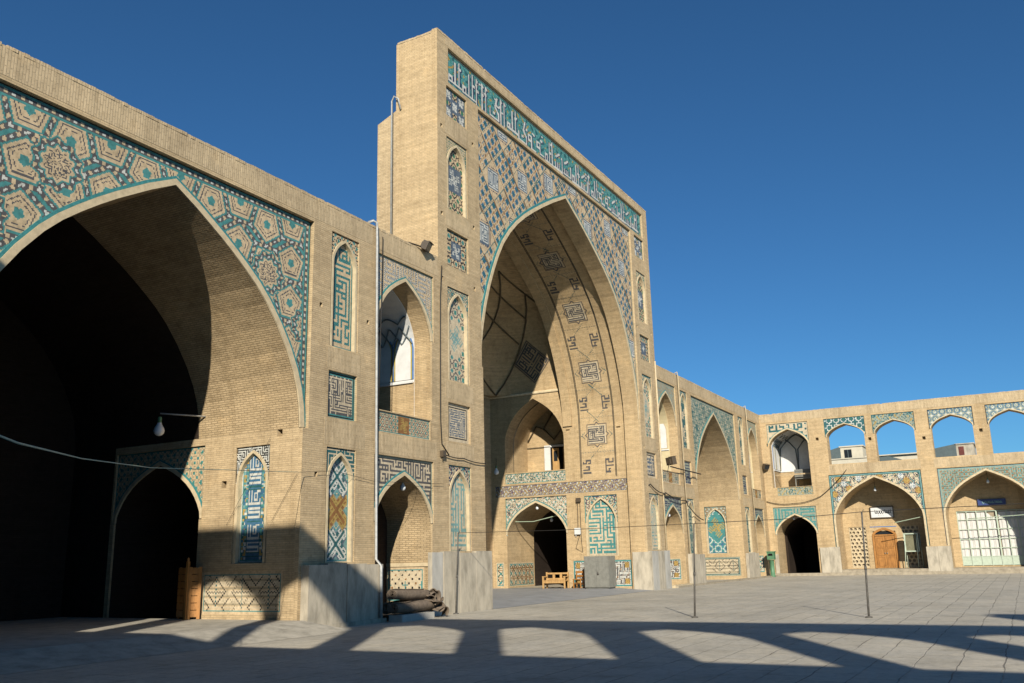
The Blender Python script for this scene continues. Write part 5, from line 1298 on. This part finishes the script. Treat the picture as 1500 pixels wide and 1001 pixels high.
# carpets by the pier
def roll(y, z, x0, x1, r, label, turns=3.2):
    mb = MB(); n = 60; nx = 26; rr = random.Random(int(z*100))
    ph = [rr.uniform(0, 6) for _ in range(4)]
    def pt(i, x):
        a = turns*2*math.pi*i/n; rad = r*(.25+.75*i/n)*(1+.05*math.sin(3*x+ph[0])+.03*math.sin(7*x+ph[1]+a))
        return Vector((x+.03*math.sin(a+ph[2]), y+rad*math.cos(a)*1.1, z+rad*math.sin(a)*.92+.025*math.sin(2.2*x+ph[3])))
    for j in range(nx):
        xa, xb_ = x0+(x1-x0)*j/nx, x0+(x1-x0)*(j+1)/nx
        for i in range(n): mb.poly([pt(i, xa), pt(i+1, xa), pt(i+1, xb_), pt(i, xb_)], None, 0, True)
    o = mb.build('rolled_carpet', M_CARPET); md = o.modifiers.new('pile', 'SOLIDIFY'); md.thickness = .022
    return tag(o, label, 'carpet', 'carpets heaped by the pier')
roll(16.98, .62, 22.95, 24.75, .19, 'upper brown rolled carpet on the heap by the shadowed pier')
roll(16.86, .26, 22.92, 24.9, .2, 'lower brown rolled carpet lying under the other roll by the pier')
roll(17.18, .24, 22.95, 25.35, .21, 'rear brown rolled carpet half hidden behind the two front rolls by the pier')
def heap(label):
    mb = MB(); rr = random.Random(4)
    for (x0, yy, z0, h0, k1, k2, L, wy, tilt) in ((24.55, 16.95, .60, .2, -1.2, -3.2, .95, .26, .25), (24.75, 16.8, .30, .9, -2.6, -1.5, .9, .24, -.3), (24.7, 17.1, .45, .75, -1.0, -5.0, 1.05, .28, .15), (24.85, 16.75, .12, .35, .6, -3.4, .95, .22, .35), (25.15, 17.0, .10, 1.25, -2.2, 4.2, .7, .22, -.15), (24.6, 16.72, .42, -.25, -.9, 2.2, .8, .2, .5)):
        n = 22; x, z, th = x0, z0, h0; ctr = []
        for i in range(n+1):
            s_ = i/n; ctr.append((x, z, s_)); th_ = h0+k1*s_+k2*s_*s_; x += math.cos(th_)*L/n; z = max(z+math.sin(th_)*L/n, GZ+.03)
        m = 8; ph = rr.uniform(0, 6)
        def P_(i, j):
            x, z, s_ = ctr[i]; v = j/m*2-1
            return Vector((x+v*wy*tilt*s_+.04*math.sin(3*v+ph)*s_, yy+v*wy*(1-.25*s_)+.05*math.sin(5*s_+ph), max(z+.06*v*math.sin(4*s_+ph)+.07*math.sin(2.4*v+ph)*s_, GZ+.02)))
        for i in range(n):
            for j in range(m): mb.poly([P_(i, j), P_(i+1, j), P_(i+1, j+1), P_(i, j+1)], None, 0, True)
    o = mb.build('crumpled_carpet', M_CARPET); md = o.modifiers.new('pile', 'SOLIDIFY'); md.thickness = .028
    return tag(o, label, 'carpet', 'carpets heaped by the pier')
heap('crumpled carpet ends curling in loose folds at the right of the rolled carpets')
mb = MB(); mb.box((22.98, 16.6, GZ), (24.7, 17.1, .05)); tag(mb.build('stone_block', M_STONEL), 'low pale stone block under the rolled carpets', 'stone block')
# green bin
GB = thing('litter_bin', 'green metal litter bin on a stout post in the far corner', 'litter bin', (70.9, 17.0, GZ))
mb = MB(); mb.lathe((70.9, 17.0, GZ), [(.0, 0), (.22, .0), (.21, .08), (.17, .1), (.17, 1.2), (.23, 1.25)], 16); mb.build('bin_post', M_GREEN, GB)
mb = MB(); mb.box((70.64, 16.74, 1.12), (71.16, 17.26, 1.66)); mb.box((70.6, 16.7, 1.66), (71.2, 17.3, 1.73)); bb = mb.build('bin_hopper', M_GREEN, GB)
mb = MB(); mb.box((70.625, 16.84, 1.4), (70.64, 17.16, 1.56)); mb.build('bin_slot', M_BLACK, bb)
# notice board
NB = thing('notice_board', 'pale green framed glass notice board on splayed legs before the lattice', 'notice board', (74.5, 7.5, .26))
for a, b in (((74.55, 8.05, .262), (74.68, 7.86, 2.8)), ((74.55, 7.15, .262), (74.68, 7.05, 2.8)), ((75.2, 7.95, .262), (74.9, 7.86, 2.7)), ((75.2, 6.85, .262), (74.9, 6.9, 2.7))):
    mb = MB(); mb.tube([a, b], .035, 6); mb.build('leg', M_PALEG, NB)
mb = MB(); mb.box((74.6, 6.95, 1.45), (74.95, 7.95, 1.53)); mb.box((74.6, 6.95, 2.72), (74.95, 7.95, 2.8)); mb.box((74.6, 6.95, 1.53), (74.95, 7.03, 2.72)); mb.box((74.6, 7.87, 1.53), (74.95, 7.95, 2.72)); mb.build('board_frame', M_PALEG, NB)
mb = MB(); mb.box((74.72, 7.03, 1.53), (74.9, 7.87, 2.72)); mb.build('notice_panel', M_OLIVE, NB)
mb = MB(); mb.box((74.63, 7.03, 1.53), (74.635, 7.87, 2.72)); mb.build('glass_pane', M_GLASS, NB) if False else None
# signs
def sign(name, label, y0, y1, z0, z1, m, ink, rim_m, seed):
    t = thing(name, label, 'sign', (75.7, (y0+y1)/2, z0)); x = 75.78
    mb = MB(); mb.box((x-.06, y0, z0), (x, y1, z1)); mb.build('board', m, t)
    mb = MB()
    for a, b in (((y0-.06, z0-.06), (y1+.06, z0)), ((y0-.06, z1), (y1+.06, z1+.06)), ((y0-.06, z0), (y0, z1)), ((y1, z0), (y1+.06, z1))): mb.box((x-.09, a[0], a[1]), (x, b[0], b[1]))
    mb.build('sign_frame', rim_m, t)
    PS = Plane((x-.066, y1, z0), (0, -1, 0), (1, 0, 0)); W, H = y1-y0, z1-z0; r = random.Random(seed)
    def fn(U, V, W, H):
        A = np.full(U.shape, -1)
        def stroke(pts, w):
            nonlocal A
            for (a, b), (c, d) in zip(pts, pts[1:]):
                for s in np.linspace(0, 1, 24):
                    A = np.where((np.abs(U-(a+(c-a)*s))+np.abs(V-(b+(d-b)*s)) < w), ink, A)
        x_ = W*.9
        while x_ > W*.16:
            k = r.random(); by = H*(.42 if seed == 1 else .4)
            wd = W*.085
            if k < .35: stroke([(x_, by), (x_, H*.78)], .02); x_ -= wd*.6
            elif k < .7: stroke([(x_, by+.14), (x_-.03, by), (x_-wd*.6, by-.05), (x_-wd, by+.06), (x_-wd*.9, by+.13)], .022); stroke([(x_-wd*.5, by-.16), (x_-wd*.5+.01, by-.16)], .02); x_ -= wd*1.15
            else: stroke([(x_, by), (x_-wd*.5, by), (x_-wd*.5, by+.14), (x_-wd*.5, by), (x_-wd, by), (x_-wd*1.1, by+.1)], .022); stroke([(x_-wd*.4, by+.24), (x_-wd*.38, by+.24)], .02); x_ -= wd*1.25
        return A
    mosaic('lettering', t, PS, 0, W, 0, H, .014, fn, -.004)
sign('white_sign', 'white sign board with black Persian lettering above the wooden door', 8.62, 10.2, 4.08, 4.83, M_SIGNW, BK, M_LAMPB, 1)
sign('blue_sign', 'long blue sign board above the curtained glass screen', .95, 2.66, 4.66, 5.02, M_SIGNB, PT, M_SIGNB, 2)
# roofs seen through the arches
HA = thing('rooftop_house', 'pale rooftop room with a grey window and dark lean-to behind the first open arch', 'house', (96, 14.5, GZ))
mb = MB(); mb.box((95, 12.9, GZ), (101, 15.0, 11.7)); mb.box((94.9, 12.8, 11.7), (101.1, 15.1, 11.82)); mb.build('wall', M_SHED, HA)
mb = MB(); mb.poly([(94.95, 15.0, 10.4), (94.95, 16.4, 10.4), (94.95, 16.4, 11.4), (94.95, 15.0, 11.78)]); mb.poly([(94.95, 15.0, 11.78), (94.95, 16.4, 11.4), (100, 16.4, 11.4), (100, 15.0, 11.78)]); mb.poly([(94.95, 15.0, 10.4), (100, 15., 10.4), (100, 15, 11.78), (94.95, 15., 11.78)]); mb.build('lean_to', M_SHEDG, HA)
mb = MB(); mb.box((94.96, 13.95, 10.6), (95, 14.65, 11.45)); wn = mb.build('window', M_GLASS, HA)
mb = MB(); mb.box((94.93, 14.27, 10.6), (94.97, 14.33, 11.45)); mb.box((94.93, 13.9, 10.55), (94.98, 14.7, 10.6)); mb.build('window_frame', M_SHEDG, wn)
mb = MB(); mb.box((94.2, 11.9, GZ), (94.6, 17.5, 10.45)); mb.box((94.1, 11.8, 10.45), (94.7, 17.5, 10.55)); tag(mb.build('parapet_wall', M_SHED), 'low cream parapet wall in front of the pale rooftop room', 'wall')
HB = thing('garden_wall', 'long low cream wall with a dark patch behind the second open arch', 'wall', (95, 10, GZ))
mb = MB(); mb.box((95.5, 7.2, GZ), (96, 12.8, 10.62)); mb.box((95.2, 7.1, 10.62), (96.3, 12.8, 10.72)); mb.build('wall_face', M_SHED, HB)
mb = MB(); mb.poly([(95.3, 9.2, 10.05), (95.3, 11.7, 10.05), (95.3, 11.7, 10.5), (95.3, 10.6, 10.56)]); mb.poly([(95.3, 9.2, 10.05), (95.3, 10.6, 10.56), (95.6, 10.6, 10.56), (95.6, 9.2, 10.05)]); mb.build('awning', M_SHEDG, HB)
HC = thing('rooftop_house', 'grey rooftop shed with a red-brown window behind the third open arch', 'house', (96, 4.8, GZ))
mb = MB(); mb.box((95.5, 3.1, GZ), (100, 4.6, 11.2)); mb.box((95.4, 3.0, 11.2), (100.1, 4.7, 11.3)); mb.build('wall', M_STONE, HC)
mb = MB(); mb.poly([(95.4, 4.6, 10), (95.4, 6.5, 10), (95.4, 6.5, 10.98), (95.4, 4.6, 11.28)]); mb.poly([(95.4, 4.6, 11.28), (95.4, 6.5, 10.98), (100, 6.5, 10.98), (100, 4.6, 11.28)]); mb.build('lean_to', M_SHEDG, HC)
mb = MB(); mb.box((95.46, 3.95, 10.2), (95.5, 4.4, 11.0)); mb.build('window', plain_mat('red_brown_curtain', (.16, .05, .04, 1), .8), HC)

# ------------------------------------------------------------ light, sky, camera
sd = Vector((1, .585, -.565)).normalized()
sun = bpy.data.lights.new('sun', 'SUN'); sun.energy = 5.0; sun.angle = R(.53); sun.color = (1, .93, .80)
so = bpy.data.objects.new('sun', sun); COL.objects.link(so); so.rotation_euler = sd.to_track_quat('-Z', 'Y').to_euler(); so.location = (-20, -20, 40)
w = bpy.data.worlds.new('World'); SC.world = w; w.use_nodes = True; nt = w.node_tree
sky = nt.nodes.new('ShaderNodeTexSky'); sky.sky_type = 'NISHITA'; sky.sun_disc = False
sky.sun_elevation = math.asin(-sd.z); sky.sun_rotation = math.atan2(-sd.x, -sd.y)
sky.altitude = 1600; sky.air_density = 1.0; sky.dust_density = .9; sky.ozone_density = 2.2
bg = nt.nodes['Background']
tint = mul(nt, sky.outputs[0], (.40, .84, 1.14, 1), 1.0)
nt.links.new(tint, bg.inputs[0]); bg.inputs[1].default_value = .074
cam = bpy.data.cameras.new('camera'); co = bpy.data.objects.new('camera', cam); COL.objects.link(co)
yaw, pit, rol = R(61.2087), R(13.5804), R(-1.3818)
fw = Vector((math.sin(yaw)*math.cos(pit), math.cos(yaw)*math.cos(pit), math.sin(pit))); rt = Vector((math.cos(yaw), -math.sin(yaw), 0)); up = rt.cross(fw)
r2 = math.cos(rol)*rt+math.sin(rol)*up; u2 = -math.sin(rol)*rt+math.cos(rol)*up
co.matrix_world = Matrix(((r2.x, u2.x, -fw.x, 0), (r2.y, u2.y, -fw.y, 0), (r2.z, u2.z, -fw.z, 1.6), (0, 0, 0, 1)))
cam.sensor_width = 36; cam.lens = 1320.3/1500*36; cam.clip_start = .05; cam.clip_end = 4000
SC.camera = co
SC.view_settings.view_transform = 'Standard'; SC.view_settings.look = 'None'; SC.view_settings.exposure = .15; SC.view_settings.gamma = 1
SC.cycles.max_bounces = 6; SC.cycles.diffuse_bounces = 1
